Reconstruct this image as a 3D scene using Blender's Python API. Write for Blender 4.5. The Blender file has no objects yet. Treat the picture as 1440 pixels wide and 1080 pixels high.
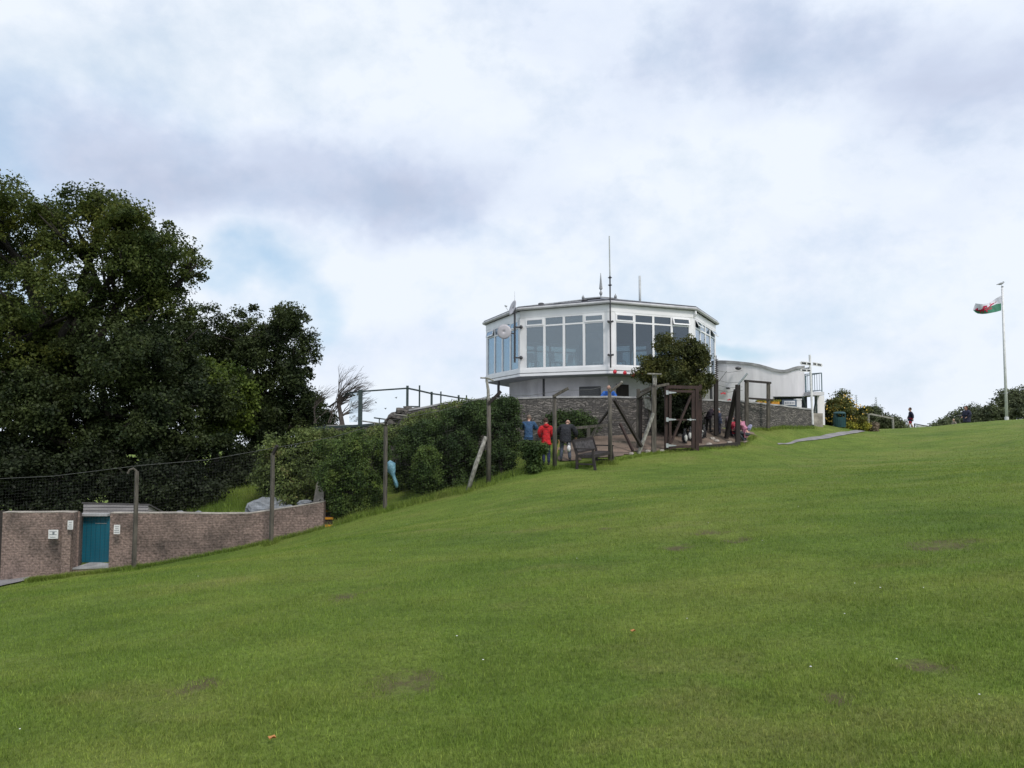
import bpy, bmesh, math, random
import numpy as np
from mathutils import Vector, Matrix
random.seed(5)
R = math.radians
sc = bpy.context.scene
col = sc.collection
F = 1000.0                      # focal length in photo pixels (photo 1440 wide)
PITCH = math.atan((600-540)/F)
CP, SP = math.cos(PITCH), math.sin(PITCH)

def at(px, py, d):
    """point at distance d (metres along +Y) seen at photo pixel px,py"""
    u = (px-720)/F; v = (540-py)/F
    y = CP - v*SP; z = SP + v*CP
    k = d/y
    return Vector((u*k, d, z*k))

# ------------------------------------------------------------------ tagging
def tag(o, label=None, cat=None, group=None, kind=None):
    if label: o['label'] = label
    if cat: o['category'] = cat
    if group: o['group'] = group
    if kind: o['kind'] = kind
    return o
ORG = {}
def thing(name, loc, label, cat, group=None):
    o = bpy.data.objects.new(name, None); col.objects.link(o)
    o.empty_display_size = .2
    o.location = loc; ORG[o.name] = Vector(loc)
    return tag(o, label, cat, group)

# ------------------------------------------------------------------ materials
def nt(m):
    m.use_nodes = True
    return m.node_tree.nodes, m.node_tree.links
def mat(name, c, rough=.6, c2=None, scale=4., detail=6., metal=0., bump=0., bscale=None, stretch=(1,1,1), spec=.5, lo=.35, hi=.65, bdist=.02):
    m = bpy.data.materials.new(name); N, L = nt(m)
    b = N['Principled BSDF']
    b.inputs['Roughness'].default_value = rough
    b.inputs['Metallic'].default_value = metal
    b.inputs['Specular IOR Level'].default_value = spec
    if c2 is None: c2 = tuple(v*.72 for v in c)
    tc = N.new('ShaderNodeTexCoord'); mp = N.new('ShaderNodeMapping'); mp.inputs['Scale'].default_value = stretch
    L.new(tc.outputs['Object'], mp.inputs['Vector'])
    n = N.new('ShaderNodeTexNoise'); n.inputs['Scale'].default_value = scale; n.inputs['Detail'].default_value = detail
    L.new(mp.outputs[0], n.inputs['Vector'])
    r = N.new('ShaderNodeValToRGB'); r.color_ramp.elements[0].position = lo; r.color_ramp.elements[1].position = hi
    r.color_ramp.elements[0].color = (*c2, 1); r.color_ramp.elements[1].color = (*c, 1)
    L.new(n.outputs[0], r.inputs[0]); L.new(r.outputs[0], b.inputs['Base Color'])
    if bump:
        n2 = N.new('ShaderNodeTexNoise'); n2.inputs['Scale'].default_value = bscale or scale*4; n2.inputs['Detail'].default_value = 6
        L.new(mp.outputs[0], n2.inputs['Vector'])
        bp = N.new('ShaderNodeBump'); bp.inputs['Strength'].default_value = bump; bp.inputs['Distance'].default_value = bdist
        L.new(n2.outputs[0], bp.inputs['Height']); L.new(bp.outputs[0], b.inputs['Normal'])
    return m

def leafmat(name, c, c2, scale=.6, trans=.3, c3=None):
    m = bpy.data.materials.new(name); N, L = nt(m)
    b = N['Principled BSDF']; b.inputs['Roughness'].default_value = .55; b.inputs['Specular IOR Level'].default_value = .18
    tc = N.new('ShaderNodeTexCoord')
    n = N.new('ShaderNodeTexNoise'); n.inputs['Scale'].default_value = scale; n.inputs['Detail'].default_value = 3
    L.new(tc.outputs['Object'], n.inputs['Vector'])
    n2 = N.new('ShaderNodeTexNoise'); n2.inputs['Scale'].default_value = 9; n2.inputs['Detail'].default_value = 2
    L.new(tc.outputs['Object'], n2.inputs['Vector'])
    ad = N.new('ShaderNodeMath'); ad.operation = 'MULTIPLY_ADD'; ad.inputs[1].default_value = .6; ad.inputs[2].default_value = -.3
    L.new(n2.outputs[0], ad.inputs[0])
    a2 = N.new('ShaderNodeMath'); a2.operation = 'ADD'; L.new(ad.outputs[0], a2.inputs[0]); L.new(n.outputs[0], a2.inputs[1])
    r = N.new('ShaderNodeValToRGB'); r.color_ramp.elements[0].position = .38; r.color_ramp.elements[1].position = .6
    r.color_ramp.elements[0].color = (*c2, 1); r.color_ramp.elements[1].color = (*c, 1)
    if c3:
        e = r.color_ramp.elements.new(.74); e.color = (*c3, 1)
    L.new(a2.outputs[0], r.inputs[0])
    ge = N.new('ShaderNodeNewGeometry'); ir = N.new('ShaderNodeMapRange'); ir.inputs[3].default_value = .6; ir.inputs[4].default_value = 1.4
    L.new(ge.outputs['Random Per Island'], ir.inputs[0])
    ml = N.new('ShaderNodeMix'); ml.data_type = 'RGBA'; ml.blend_type = 'MULTIPLY'; ml.inputs['Factor'].default_value = 1
    L.new(r.outputs[0], ml.inputs['A']); L.new(ir.outputs[0], ml.inputs['B']); L.new(ml.outputs['Result'], b.inputs['Base Color'])
    t = N.new('ShaderNodeBsdfTranslucent'); L.new(ml.outputs['Result'], t.inputs['Color'])
    mx = N.new('ShaderNodeMixShader'); mx.inputs[0].default_value = trans
    L.new(b.outputs[0], mx.inputs[1]); L.new(t.outputs[0], mx.inputs[2]); L.new(mx.outputs[0], N['Material Output'].inputs['Surface'])
    return m

def paneglass(name, refl, tint, gl=(.85,.93,1.)):
    m = bpy.data.materials.new(name); N, L = nt(m)
    N.remove(N['Principled BSDF'])
    g = N.new('ShaderNodeBsdfGlossy'); g.inputs['Roughness'].default_value = .015; g.inputs['Color'].default_value = (*gl, 1)
    n = N.new('ShaderNodeTexNoise'); n.inputs['Scale'].default_value = .9; n.inputs['Detail'].default_value = 1
    tc = N.new('ShaderNodeTexCoord'); L.new(tc.outputs['Object'], n.inputs['Vector'])
    bp = N.new('ShaderNodeBump'); bp.inputs['Strength'].default_value = .08; bp.inputs['Distance'].default_value = .05
    L.new(n.outputs[0], bp.inputs['Height']); L.new(bp.outputs[0], g.inputs['Normal'])
    t = N.new('ShaderNodeBsdfTransparent'); t.inputs['Color'].default_value = (*tint, 1)
    f = N.new('ShaderNodeLayerWeight'); f.inputs['Blend'].default_value = .25
    ma = N.new('ShaderNodeMath'); ma.operation = 'MULTIPLY_ADD'; ma.inputs[1].default_value = .6; ma.inputs[2].default_value = refl
    ma.use_clamp = True
    L.new(f.outputs['Fresnel'], ma.inputs[0])
    mx = N.new('ShaderNodeMixShader'); L.new(ma.outputs[0], mx.inputs[0]); L.new(t.outputs[0], mx.inputs[1]); L.new(g.outputs[0], mx.inputs[2])
    L.new(mx.outputs[0], N['Material Output'].inputs['Surface'])
    return m

def masonry(name, c1, c2, mortar, bw, bh, msize, distort=0., bump=.6, dirt=(.1,.09,.08), dirtamt=.6, dscale=.6, squash=1.):
    m = bpy.data.materials.new(name); N, L = nt(m)
    b = N['Principled BSDF']; b.inputs['Roughness'].default_value = .9; b.inputs['Specular IOR Level'].default_value = .2
    uv = N.new('ShaderNodeUVMap'); uv.uv_map = 'UVMap'
    vec = uv.outputs[0]
    if distort:
        n = N.new('ShaderNodeTexNoise'); n.inputs['Scale'].default_value = 2.2; n.inputs['Detail'].default_value = 3; L.new(vec, n.inputs['Vector'])
        s = N.new('ShaderNodeVectorMath'); s.operation = 'SUBTRACT'; s.inputs[1].default_value = (.5,.5,.5); L.new(n.outputs['Color'], s.inputs[0])
        k = N.new('ShaderNodeVectorMath'); k.operation = 'SCALE'; k.inputs['Scale'].default_value = distort; L.new(s.outputs[0], k.inputs[0])
        a = N.new('ShaderNodeVectorMath'); a.operation = 'ADD'; L.new(vec, a.inputs[0]); L.new(k.outputs[0], a.inputs[1]); vec = a.outputs[0]
    br = N.new('ShaderNodeTexBrick'); br.inputs['Scale'].default_value = 1
    br.inputs['Brick Width'].default_value = bw; br.inputs['Row Height'].default_value = bh; br.inputs['Mortar Size'].default_value = msize
    br.inputs['Mortar Smooth'].default_value = .3; br.inputs['Bias'].default_value = 0
    br.inputs['Color1'].default_value = (*c1, 1); br.inputs['Color2'].default_value = (*c2, 1); br.inputs['Mortar'].default_value = (*mortar, 1)
    br.squash = squash; br.squash_frequency = 3
    L.new(vec, br.inputs['Vector'])
    n = N.new('ShaderNodeTexNoise'); n.inputs['Scale'].default_value = dscale; n.inputs['Detail'].default_value = 8; n.inputs['Roughness'].default_value = .7; L.new(vec, n.inputs['Vector'])
    r = N.new('ShaderNodeMapRange'); r.inputs[1].default_value = .45; r.inputs[2].default_value = .68; r.inputs[4].default_value = dirtamt; L.new(n.outputs[0], r.inputs[0])
    mx = N.new('ShaderNodeMix'); mx.data_type = 'RGBA'; mx.inputs['B'].default_value = (*dirt, 1)
    L.new(r.outputs[0], mx.inputs['Factor']); L.new(br.outputs['Color'], mx.inputs['A'])
    n3 = N.new('ShaderNodeTexNoise'); n3.inputs['Scale'].default_value = 14; n3.inputs['Detail'].default_value = 4; L.new(vec, n3.inputs['Vector'])
    r3 = N.new('ShaderNodeMapRange'); r3.inputs[3].default_value = .55; r3.inputs[4].default_value = 1.45; L.new(n3.outputs[0], r3.inputs[0])
    ml = N.new('ShaderNodeMix'); ml.data_type = 'RGBA'; ml.blend_type = 'MULTIPLY'; ml.inputs['Factor'].default_value = 1
    L.new(mx.outputs['Result'], ml.inputs['A']); L.new(r3.outputs[0], ml.inputs['B']); L.new(ml.outputs['Result'], b.inputs['Base Color'])
    ad = N.new('ShaderNodeMath'); ad.operation = 'MULTIPLY_ADD'; ad.inputs[1].default_value = -.8
    L.new(br.outputs['Fac'], ad.inputs[0]); L.new(n3.outputs[0], ad.inputs[2])
    bp = N.new('ShaderNodeBump'); bp.inputs['Strength'].default_value = bump; bp.inputs['Distance'].default_value = .03
    L.new(ad.outputs[0], bp.inputs['Height']); L.new(bp.outputs[0], b.inputs['Normal'])
    return m

M = {}
M['white'] = mat('white_upvc', (.82,.82,.84), .35, (.74,.74,.77), 1.5)
M['fascia'] = mat('white_fascia', (.76,.76,.79), .5, (.56,.56,.58), 2.2, stretch=(5,5,.5), lo=.25, hi=.5)
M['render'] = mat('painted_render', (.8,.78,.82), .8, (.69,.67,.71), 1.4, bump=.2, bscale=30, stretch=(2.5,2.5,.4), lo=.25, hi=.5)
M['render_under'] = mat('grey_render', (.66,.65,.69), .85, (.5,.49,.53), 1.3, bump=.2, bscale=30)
M['coping'] = mat('weathered_coping', (.4,.4,.41), .85, (.25,.25,.26), 3)
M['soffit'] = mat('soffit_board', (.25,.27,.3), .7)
M['slate'] = mat('roof_slate', (.09,.095,.12), .6, (.05,.05,.065), 6, bump=.4)
M['lead'] = mat('lead_grey', (.28,.29,.31), .5, (.18,.19,.2), 8)
M['gutter'] = mat('gutter_plastic', (.5,.5,.52), .4, (.38,.38,.4), 2)
M['dark_metal'] = mat('dark_metal', (.05,.05,.06), .5, (.03,.03,.035), 12)
M['green_metal'] = mat('dark_green_metal', (.035,.055,.055), .5, (.02,.035,.035), 12)
M['galv'] = mat('galvanised_steel', (.5,.52,.54), .4, (.35,.37,.39), 12, metal=.6)
M['wire'] = mat('wire_grey', (.13,.135,.13), .6, (.07,.07,.07), 20, metal=.4)
M['pale_pole'] = mat('pale_fibre', (.5,.52,.54), .4)
M['dish'] = mat('dish_enamel', (.5,.48,.52), .5, (.42,.4,.44), 3)
M['timber_grey'] = mat('weathered_timber', (.12,.107,.092), .9, (.05,.045,.038), 5, bump=.6, bscale=20, stretch=(3,3,.5))
M['timber_pale'] = mat('bleached_timber', (.32,.31,.285), .9, (.13,.125,.11), 9, bump=.6, bscale=20, stretch=(2,2,1))
M['timber_red'] = mat('red_brown_timber', (.05,.028,.025), .85, (.026,.016,.015), 5, bump=.5, bscale=20, stretch=(3,3,.5))
M['timber_dark'] = mat('dark_timber', (.032,.024,.023), .85, (.018,.014,.014), 5, bump=.5, bscale=20, stretch=(3,3,.5))
M['bench'] = mat('dark_bench_wood', (.036,.027,.028), .7, (.018,.014,.015), 6, bump=.4)
M['slats'] = mat('bench_slats', (.15,.14,.15), .75, (.07,.065,.07), 8)
M['board'] = mat('shed_board', (.34,.32,.33), .9, (.19,.18,.19), 3, stretch=(.3,.3,6), bump=.7, bscale=6)
M['felt'] = mat('roof_felt', (.09,.085,.09), .95, (.07,.065,.07), 8)
M['teal'] = mat('teal_paint', (.006,.13,.2), .5, (.004,.09,.14), 1.2, stretch=(1,1,.5), lo=.3, hi=.7)
M['sign'] = mat('sign_white', (.75,.75,.77), .5, (.6,.6,.62), 5)
M['ink'] = mat('sign_ink', (.04,.045,.05), .6)
M['rock'] = mat('pale_rock', (.26,.28,.31), .9, (.13,.14,.155), 3, bump=1, bscale=8, bdist=.05)
M['stone_pale'] = mat('pale_stone', (.42,.38,.34), .9, (.22,.2,.18), 3, bump=1, bscale=9)
M['yellow'] = mat('yellow_paint', (.65,.3,.02), .6, (.4,.17,.01), 3)
M['asphalt'] = mat('path_asphalt', (.25,.24,.25), .95, (.17,.165,.17), 2, bump=.5, bscale=60)
M['dirt'] = mat('sandy_dirt', (.2,.145,.115), .95, (.1,.078,.06), 1.1, bump=1, bscale=8, bdist=.05)
M['terrace'] = mat('terrace_paving', (.3,.29,.28), .9, (.2,.2,.19), 2)
M['bark'] = mat('bark', (.032,.027,.022), .95, (.016,.013,.011), 6, bump=1, bscale=14)
M['bark_pale'] = mat('bark_pale', (.12,.1,.09), .95, (.06,.05,.045), 6, bump=1, bscale=14)
M['leaf_oak'] = leafmat('leaf_oak', (.09,.115,.026), (.03,.05,.014), .45, .38, (.16,.165,.035))
M['leaf_dark'] = leafmat('leaf_dark', (.052,.07,.022), (.016,.027,.011), .6, .3)
M['leaf_deep'] = leafmat('leaf_deep', (.026,.036,.014), (.008,.013,.006), .7, .2)
M['leaf_syc'] = leafmat('leaf_sycamore', (.125,.17,.028), (.045,.075,.016), .7, .35)
M['leaf_hedge'] = leafmat('leaf_hedge', (.062,.1,.027), (.026,.048,.016), .9, .25)
M['leaf_hedge2'] = leafmat('leaf_hedge_fresh', (.1,.15,.035), (.036,.066,.018), 1.4, .3, (.12,.14,.03))
M['leaf_bush'] = leafmat('leaf_bush', (.155,.2,.06), (.065,.09,.032), 1., .3, (.13,.10,.045))
M['leaf_olive'] = leafmat('leaf_olive', (.1,.105,.032), (.04,.052,.02), 1.2, .25, (.11,.105,.02))
M['leaf_gorse'] = leafmat('leaf_gorse', (.12,.13,.036), (.055,.07,.024), 1.4, .25, (.22,.15,.02))
M['leaf_conifer'] = leafmat('leaf_conifer', (.12,.14,.07), (.06,.075,.042), 1., .2)
M['leaf_yellow'] = leafmat('leaf_yellow', (.35,.33,.05), (.16,.17,.03), 3, .3)
M['leaf_mauve'] = leafmat('leaf_mauve', (.28,.22,.17), (.15,.13,.09), 3, .3)
M['petal'] = mat('yellow_petal', (.75,.52,.12), .7, (.6,.36,.04), 3)
M['skin'] = mat('skin', (.5,.3,.23), .6, (.42,.24,.18), 8)
M['glass_front'] = paneglass('glass_front', .17, (.55,.63,.64))
M['glass_dim_reflect'] = paneglass('glass_dim_reflect', .09, (.5,.57,.62))  # same glass, dimmed to stand in for a darker reflection
M['glass_sky_reflect'] = paneglass('glass_sky_reflect', .3, (.6,.7,.8))  # same glass, bluer and stronger to stand in for reflected sky
M['glass_rail'] = paneglass('glass_rail', -.01, (.97,.99,.995))
M['ceiling'] = mat('ceiling', (.3,.31,.33), .8)
M['interior'] = mat('interior_floor', (.3,.28,.25), .7)
M['chair_white'] = mat('white_plastic_chair', (.8,.8,.8), .4)
M['flag_white'] = mat('flag_white', (.66,.66,.74), .8, (.55,.55,.64), 5)
M['flag_green'] = mat('flag_green', (.05,.2,.13), .8, (.03,.13,.085), 3)
M['flag_red'] = mat('flag_red', (.45,.02,.07), .8, (.3,.012,.05), 8)
M['red'] = mat('red_plastic', (.6,.03,.05), .5)
M['bin'] = mat('bin_green', (.02,.075,.085), .5, (.012,.05,.06), 4)
M['penguin_black'] = mat('penguin_black', (.02,.02,.025), .6)
M['penguin_white'] = mat('penguin_white', (.65,.65,.62), .7)
M['gull'] = mat('gull_grey', (.3,.31,.33), .7)
M['brick'] = masonry('brick_wall', (.26,.19,.17), (.232,.172,.154), (.235,.176,.157), .225, .075, .012, .05, .7, (.06,.05,.047), .9, .7)
for nd_ in M['brick'].node_tree.nodes:
    if nd_.type == 'MAP_RANGE' and abs(nd_.inputs[3].default_value-.55) < .01: nd_.inputs[3].default_value = .35; nd_.inputs[4].default_value = 1.65; nd_.inputs[1].default_value = .2; nd_.inputs[2].default_value = .8
M['rubble'] = masonry('rubble_stone', (.24,.22,.205), (.085,.08,.08), (.075,.07,.066), .3, .085, .016, .5, 1., (.05,.048,.05), .75, .45, .6)
def cloth(name, c): return mat(name, c, .85, tuple(v*.55 for v in c), 9, bump=1, bscale=12, bdist=.05)

# ------------------------------------------------------------------ mesh builder
class MB:
    def __init__(s): s.v = []; s.f = []; s.uv = []
    def add(s, vs, fs):
        n = len(s.v); s.v += [Vector(p) for p in vs]; s.f += [tuple(i+n for i in f) for f in fs]; return s
    def hexa(s, p): return s.add(p, [(0,3,2,1),(4,5,6,7),(0,1,5,4),(1,2,6,5),(2,3,7,6),(3,0,4,7)])
    def box(s, c, size, rz=0):
        c = Vector(c); m = Matrix.Rotation(rz, 3, 'Z'); a,b,h = (x/2 for x in size)
        return s.hexa([c+m@Vector(q) for q in ((-a,-b,-h),(a,-b,-h),(a,b,-h),(-a,b,-h),(-a,-b,h),(a,-b,h),(a,b,h),(-a,b,h))])
    def bar(s, p, q, w, h, up=(0,0,1)):
        p = Vector(p); q = Vector(q); d = (q-p).normalized(); up = Vector(up)
        x = d.cross(up)
        if x.length < 1e-3: x = d.cross(Vector((0,1,0)))
        x.normalize(); y = x.cross(d).normalized(); x = x*w/2; y = y*h/2
        return s.hexa([p-x-y,p+x-y,p+x+y,p-x+y,q-x-y,q+x-y,q+x+y,q-x+y])
    def tube(s, pts, rs, n=8, cap=True, wob=0.):
        pts = [Vector(p) for p in pts]
        if not hasattr(rs, '__len__'): rs = [rs]*len(pts)
        base = len(s.v); prev = None
        for i, p in enumerate(pts):
            d = (pts[min(i+1, len(pts)-1)] - pts[max(i-1, 0)]).normalized()
            if prev is None:
                x = d.cross(Vector((0,0,1)))
                if x.length < .05: x = d.cross(Vector((0,1,0)))
            else: x = prev - d*prev.dot(d)
            x.normalize(); prev = x; y = d.cross(x)
            for k in range(n):
                a = 2*math.pi*k/n; r = rs[i]*(1+wob*(random.random()-.5))
                s.v.append(p + x*math.cos(a)*r + y*math.sin(a)*r)
        for i in range(len(pts)-1):
            for k in range(n):
                a = base+i*n+k; b = base+i*n+(k+1)%n
                s.f.append((a, b, b+n, a+n))
        if cap:
            s.f.append(tuple(base+k for k in range(n))[::-1]); e = base+(len(pts)-1)*n; s.f.append(tuple(e+k for k in range(n)))
        return s
    def lathe(s, c, prof, n=16):
        c = Vector(c); base = len(s.v)
        for r, z in prof:
            for k in range(n):
                a = 2*math.pi*k/n; s.v.append(c+Vector((math.cos(a)*r, math.sin(a)*r, z)))
        for i in range(len(prof)-1):
            for k in range(n):
                a = base+i*n+k; b = base+i*n+(k+1)%n; s.f.append((a,b,b+n,a+n))
        s.f.append(tuple(base+k for k in range(n))[::-1]); e = base+(len(prof)-1)*n; s.f.append(tuple(e+k for k in range(n)))
        return s
    def ball(s, c, r, n=10, m=8, jit=0., rot=None):
        c = Vector(c); r = Vector(r) if hasattr(r, '__len__') else Vector((r,r,r)); base = len(s.v)
        vs = []
        for i in range(m+1):
            t = math.pi*i/m
            for k in range(n):
                a = 2*math.pi*k/n
                q = Vector((math.sin(t)*math.cos(a)*r.x, math.sin(t)*math.sin(a)*r.y, math.cos(t)*r.z))
                if jit: q *= 1+jit*(random.random()-.5)*(0 if i in (0,m) else 1)
                if rot is not None: q = rot@q
                vs.append(c+q)
        fs = []
        for i in range(m):
            for k in range(n):
                a = i*n+k; b = i*n+(k+1)%n; fs.append((a,a+n,b+n,b))
        return s.add(vs, fs)
    def ngon(s, poly, z0, z1):
        n = len(poly)
        vs = [(p[0],p[1],z0) for p in poly]+[(p[0],p[1],z1) for p in poly]
        return s.add(vs, [tuple(range(n))[::-1], tuple(range(n,2*n))]+[(i,(i+1)%n,(i+1)%n+n,i+n) for i in range(n)])
    def build(s, name, material, parent=None, org=None, smooth=False, weld=False):
        me = bpy.data.meshes.new(name)
        if parent is not None: o0 = ORG[parent.name]
        else:
            if org is None:
                xs = [v.x for v in s.v]; ys = [v.y for v in s.v]; zs = [v.z for v in s.v]
                org = ((min(xs)+max(xs))/2, (min(ys)+max(ys))/2, min(zs))
            o0 = Vector(org)
        me.from_pydata([tuple(v-o0) for v in s.v], [], s.f)
        if s.uv:
            l = me.uv_layers.new(name='UVMap')
            flat = [c for f in s.uv for p in f for c in p]; l.data.foreach_set('uv', flat)
        if weld:
            bm = bmesh.new(); bm.from_mesh(me); bmesh.ops.remove_doubles(bm, verts=bm.verts, dist=1e-4)
            bmesh.ops.recalc_face_normals(bm, faces=bm.faces); bm.to_mesh(me); bm.free()
        if smooth: me.polygons.foreach_set('use_smooth', [True]*len(me.polygons))
        me.materials.append(material); me.update()
        o = bpy.data.objects.new(name, me); col.objects.link(o)
        if parent is not None: o.parent = parent
        else: o.location = o0
        ORG[o.name] = o0.copy()
        return o

# ------------------------------------------------------------------ terrain
CTRL = [(0,822,21.5),(90,812,21.7),(188,800,22),(300,781,22.3),(381,766,22.5),(455,745,22.7),(541,718,22.9),(620,701,23.1),(687,684,23.3),
 (740,668,23.7),(780,658,24.3),(832,655,24.6),(858,650,25.2),(900,641,26),(960,635,27),(1036,627,28.5),(1100,621,31),(1150,614,33),(1200,608.5,35),
 (1270,603,38),(1340,598,41),(1440,594,44),(768,651,25.6),(720,640,27),(860,622,28),(720,625,29.5),(860,610,29.5),(950,605,30),(1040,603,31),(1100,601,33.2),
 (1145,599,35.3),(1181,601.5,36.5),(1215,606,37),(300,718,27),(340,690,31),(455,735,24),(560,690,26),(700,660,26)]
cp = [tuple(at(*c)) for c in CTRL]
cp += [(0,0,-1.6),(-6,3,-2.05),(6,3,-1.25),(0,-12,-1.9),(-15,-8,-3.2),(15,-8,-.8),(-10,12,-2.9),(0,12,-1.72),(10,14,-.95),(22,26,-.25),(18,18,-.5),
       (25,50,-.55),(38,58,-1.4),(18,46,-.35),(33,44,.2),(45,50,0),(40,30,.3),(-20,32,-4.2),(-30,22,-6),(-12,34,-3.),(-25,45,-5),(-8,32,-2.2),(5,50,-.5),(-5,60,-2),(40,10,.2),(24,43.5,-.5),(24,47,-.8),(29.5,46.5,-.4)]
cp = np.array(cp); n_ = len(cp)
def tps(r2): return np.where(r2 > 1e-9, r2*np.log(np.maximum(r2,1e-9)), 0.)
K = tps(((cp[:,None,:2]-cp[None,:,:2])**2).sum(-1)) + np.eye(n_)*.15
P = np.c_[np.ones(n_), cp[:,:2]]
W = np.linalg.solve(np.block([[K,P],[P.T,np.zeros((3,3))]]), np.r_[cp[:,2],0,0,0])
rng = np.random.default_rng(3)
def smooth(a,b,x): t = np.clip((x-a)/(b-a),0,1); return t*t*(3-2*t)
PITS = [(485,834,.25,.05),(570,957,.3,.04),(950,767,.25,.06),(1033,757,.22,.06),(1295,933,.2,.05),(1000,746,.25,.04),(1310,767,.35,.04)]
def gz_np(X, Y):
    X = np.asarray(X, float); Y = np.asarray(Y, float)
    Xc = np.clip(X,-60,75); Yc = np.clip(Y,-25,85)
    z = np.full(X.shape, W[n_]) + W[n_+1]*Xc + W[n_+2]*Yc
    for i in range(n_): z = z + W[i]*tps((Xc-cp[i,0])**2+(Yc-cp[i,1])**2)
    r = np.hypot(X-5, Y-20); t = smooth(42,130,r)
    z = np.clip(z,-14,6)*(1-t) + (-16-np.clip(r-130,0,600)*.06)*t
    und = .03*np.sin(X*.9+1.3*np.sin(Y*.5))*np.sin(Y*.7+.8)+.014*np.sin(X*2.3+Y*1.1)*np.sin(Y*2.9-X*.6+1)+.006*np.sin(5.1*X+2*Y)*np.sin(4.7*Y)
    return z + und*(1-t)*smooth(2,6,r)
def gz(x, y): return float(gz_np(np.array([x]), np.array([y]))[0])
def ray_ground(px, py):
    """where the photo's pixel meets the lawn"""
    lo = None
    for d in np.arange(2.5, 60, .05):
        p = at(px, py, d)
        if p.z < gz(p.x, p.y): return Vector((p.x, p.y, gz(p.x, p.y)))
    return p
def g(px, py, d):
    p = at(px, py, d); p.z = gz(p.x, p.y); return p

xs = np.r_[-1500,-900,-500,-300,-200,-140,-100,-75,-60,-50,-42,-36,np.arange(-32,-10,.4),np.arange(-10,12,.2),np.arange(12,48,.4),50,54,60,70,85,110,150,220,350,600,1000,1500]
ys = np.r_[-300,-150,-80,-40,-20,-12,-8,-5,-3,-1,np.arange(0,2,.4),np.arange(2,16,.16),np.arange(16,48,.3),np.arange(48,66,1.),70,78,90,110,150,220,350,600,1000,1600]
X, Y = np.meshgrid(xs, ys); Z = gz_np(X, Y)
pit_pos = []
for px,py,r,dp in PITS:
    p = ray_ground(px,py); pit_pos.append((p,r))
    Z -= dp*np.exp(-(((X-p.x)/r)**2+((Y-p.y)/(r*1.6))**2))
nx, ny = len(xs), len(ys)
me = bpy.data.meshes.new('ground')
I = np.arange(nx*ny).reshape(ny,nx)
fc = np.stack([I[:-1,:-1],I[:-1,1:],I[1:,1:],I[1:,:-1]],-1).reshape(-1,4)
me.from_pydata(np.stack([X,Y,Z],-1).reshape(-1,3).tolist(), [], fc.tolist())
me.polygons.foreach_set('use_smooth', [True]*len(me.polygons))
ground = bpy.data.objects.new('ground', me); col.objects.link(ground); tag(ground, kind='structure')

def lawn_color(N, L, pos, fine):
    """shared large scale colour of the lawn in world space"""
    mp = N.new('ShaderNodeMapping'); mp.inputs['Scale'].default_value = (.55,1.,1.); mp.inputs['Rotation'].default_value = (0,0,.35)
    L.new(pos, mp.inputs['Vector'])
    a = N.new('ShaderNodeTexNoise'); a.inputs['Scale'].default_value = .55; a.inputs['Detail'].default_value = 6; a.inputs['Roughness'].default_value = .62
    L.new(mp.outputs[0], a.inputs['Vector'])
    r = N.new('ShaderNodeValToRGB'); e = r.color_ramp.elements
    e[0].position = .3; e[0].color = (.098,.158,.028,1); e[1].position = .7; e[1].color = (.185,.222,.052,1)
    k = e.new(.48); k.color = (.135,.195,.036,1)
    L.new(a.outputs[0], r.inputs[0])
    b = N.new('ShaderNodeTexNoise'); b.inputs['Scale'].default_value = 2.6; b.inputs['Detail'].default_value = 8; b.inputs['Roughness'].default_value = .7
    L.new(mp.outputs[0], b.inputs['Vector'])
    mr = N.new('ShaderNodeMapRange'); mr.inputs[1].default_value = .3; mr.inputs[2].default_value = .7; mr.inputs[3].default_value = .8; mr.inputs[4].default_value = 1.2
    L.new(b.outputs[0], mr.inputs[0])
    ml = N.new('ShaderNodeMix'); ml.data_type = 'RGBA'; ml.blend_type = 'MULTIPLY'; ml.inputs['Factor'].default_value = 1
    L.new(r.outputs[0], ml.inputs['A']); L.new(mr.outputs[0], ml.inputs['B'])
    # straw coloured thin patches
    c = N.new('ShaderNodeTexNoise'); c.inputs['Scale'].default_value = .9; c.inputs['Detail'].default_value = 5; c.inputs['Roughness'].default_value = .65
    of = N.new('ShaderNodeVectorMath'); of.operation = 'ADD'; of.inputs[1].default_value = (31,17,4); L.new(mp.outputs[0], of.inputs[0]); L.new(of.outputs[0], c.inputs['Vector'])
    cr = N.new('ShaderNodeMapRange'); cr.inputs[1].default_value = .56; cr.inputs[2].default_value = .76; cr.inputs[4].default_value = .7
    L.new(c.outputs[0], cr.inputs[0])
    m2 = N.new('ShaderNodeMix'); m2.data_type = 'RGBA'; m2.inputs['B'].default_value = (.22,.215,.08,1)
    L.new(cr.outputs[0], m2.inputs['Factor']); L.new(ml.outputs['Result'], m2.inputs['A'])
    f = N.new('ShaderNodeTexNoise'); f.inputs['Scale'].default_value = fine; f.inputs['Detail'].default_value = 4; f.inputs['Roughness'].default_value = .75
    L.new(pos, f.inputs['Vector'])
    fr = N.new('ShaderNodeMapRange'); fr.inputs[1].default_value = .3; fr.inputs[2].default_value = .7; fr.inputs[3].default_value = .62; fr.inputs[4].default_value = 1.38
    L.new(f.outputs[0], fr.inputs[0])
    m3 = N.new('ShaderNodeMix'); m3.data_type = 'RGBA'; m3.blend_type = 'MULTIPLY'; m3.inputs['Factor'].default_value = 1
    L.new(m2.outputs['Result'], m3.inputs['A']); L.new(fr.outputs[0], m3.inputs['B'])
    return m3.outputs['Result'], f.outputs[0], b.outputs[0]

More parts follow.
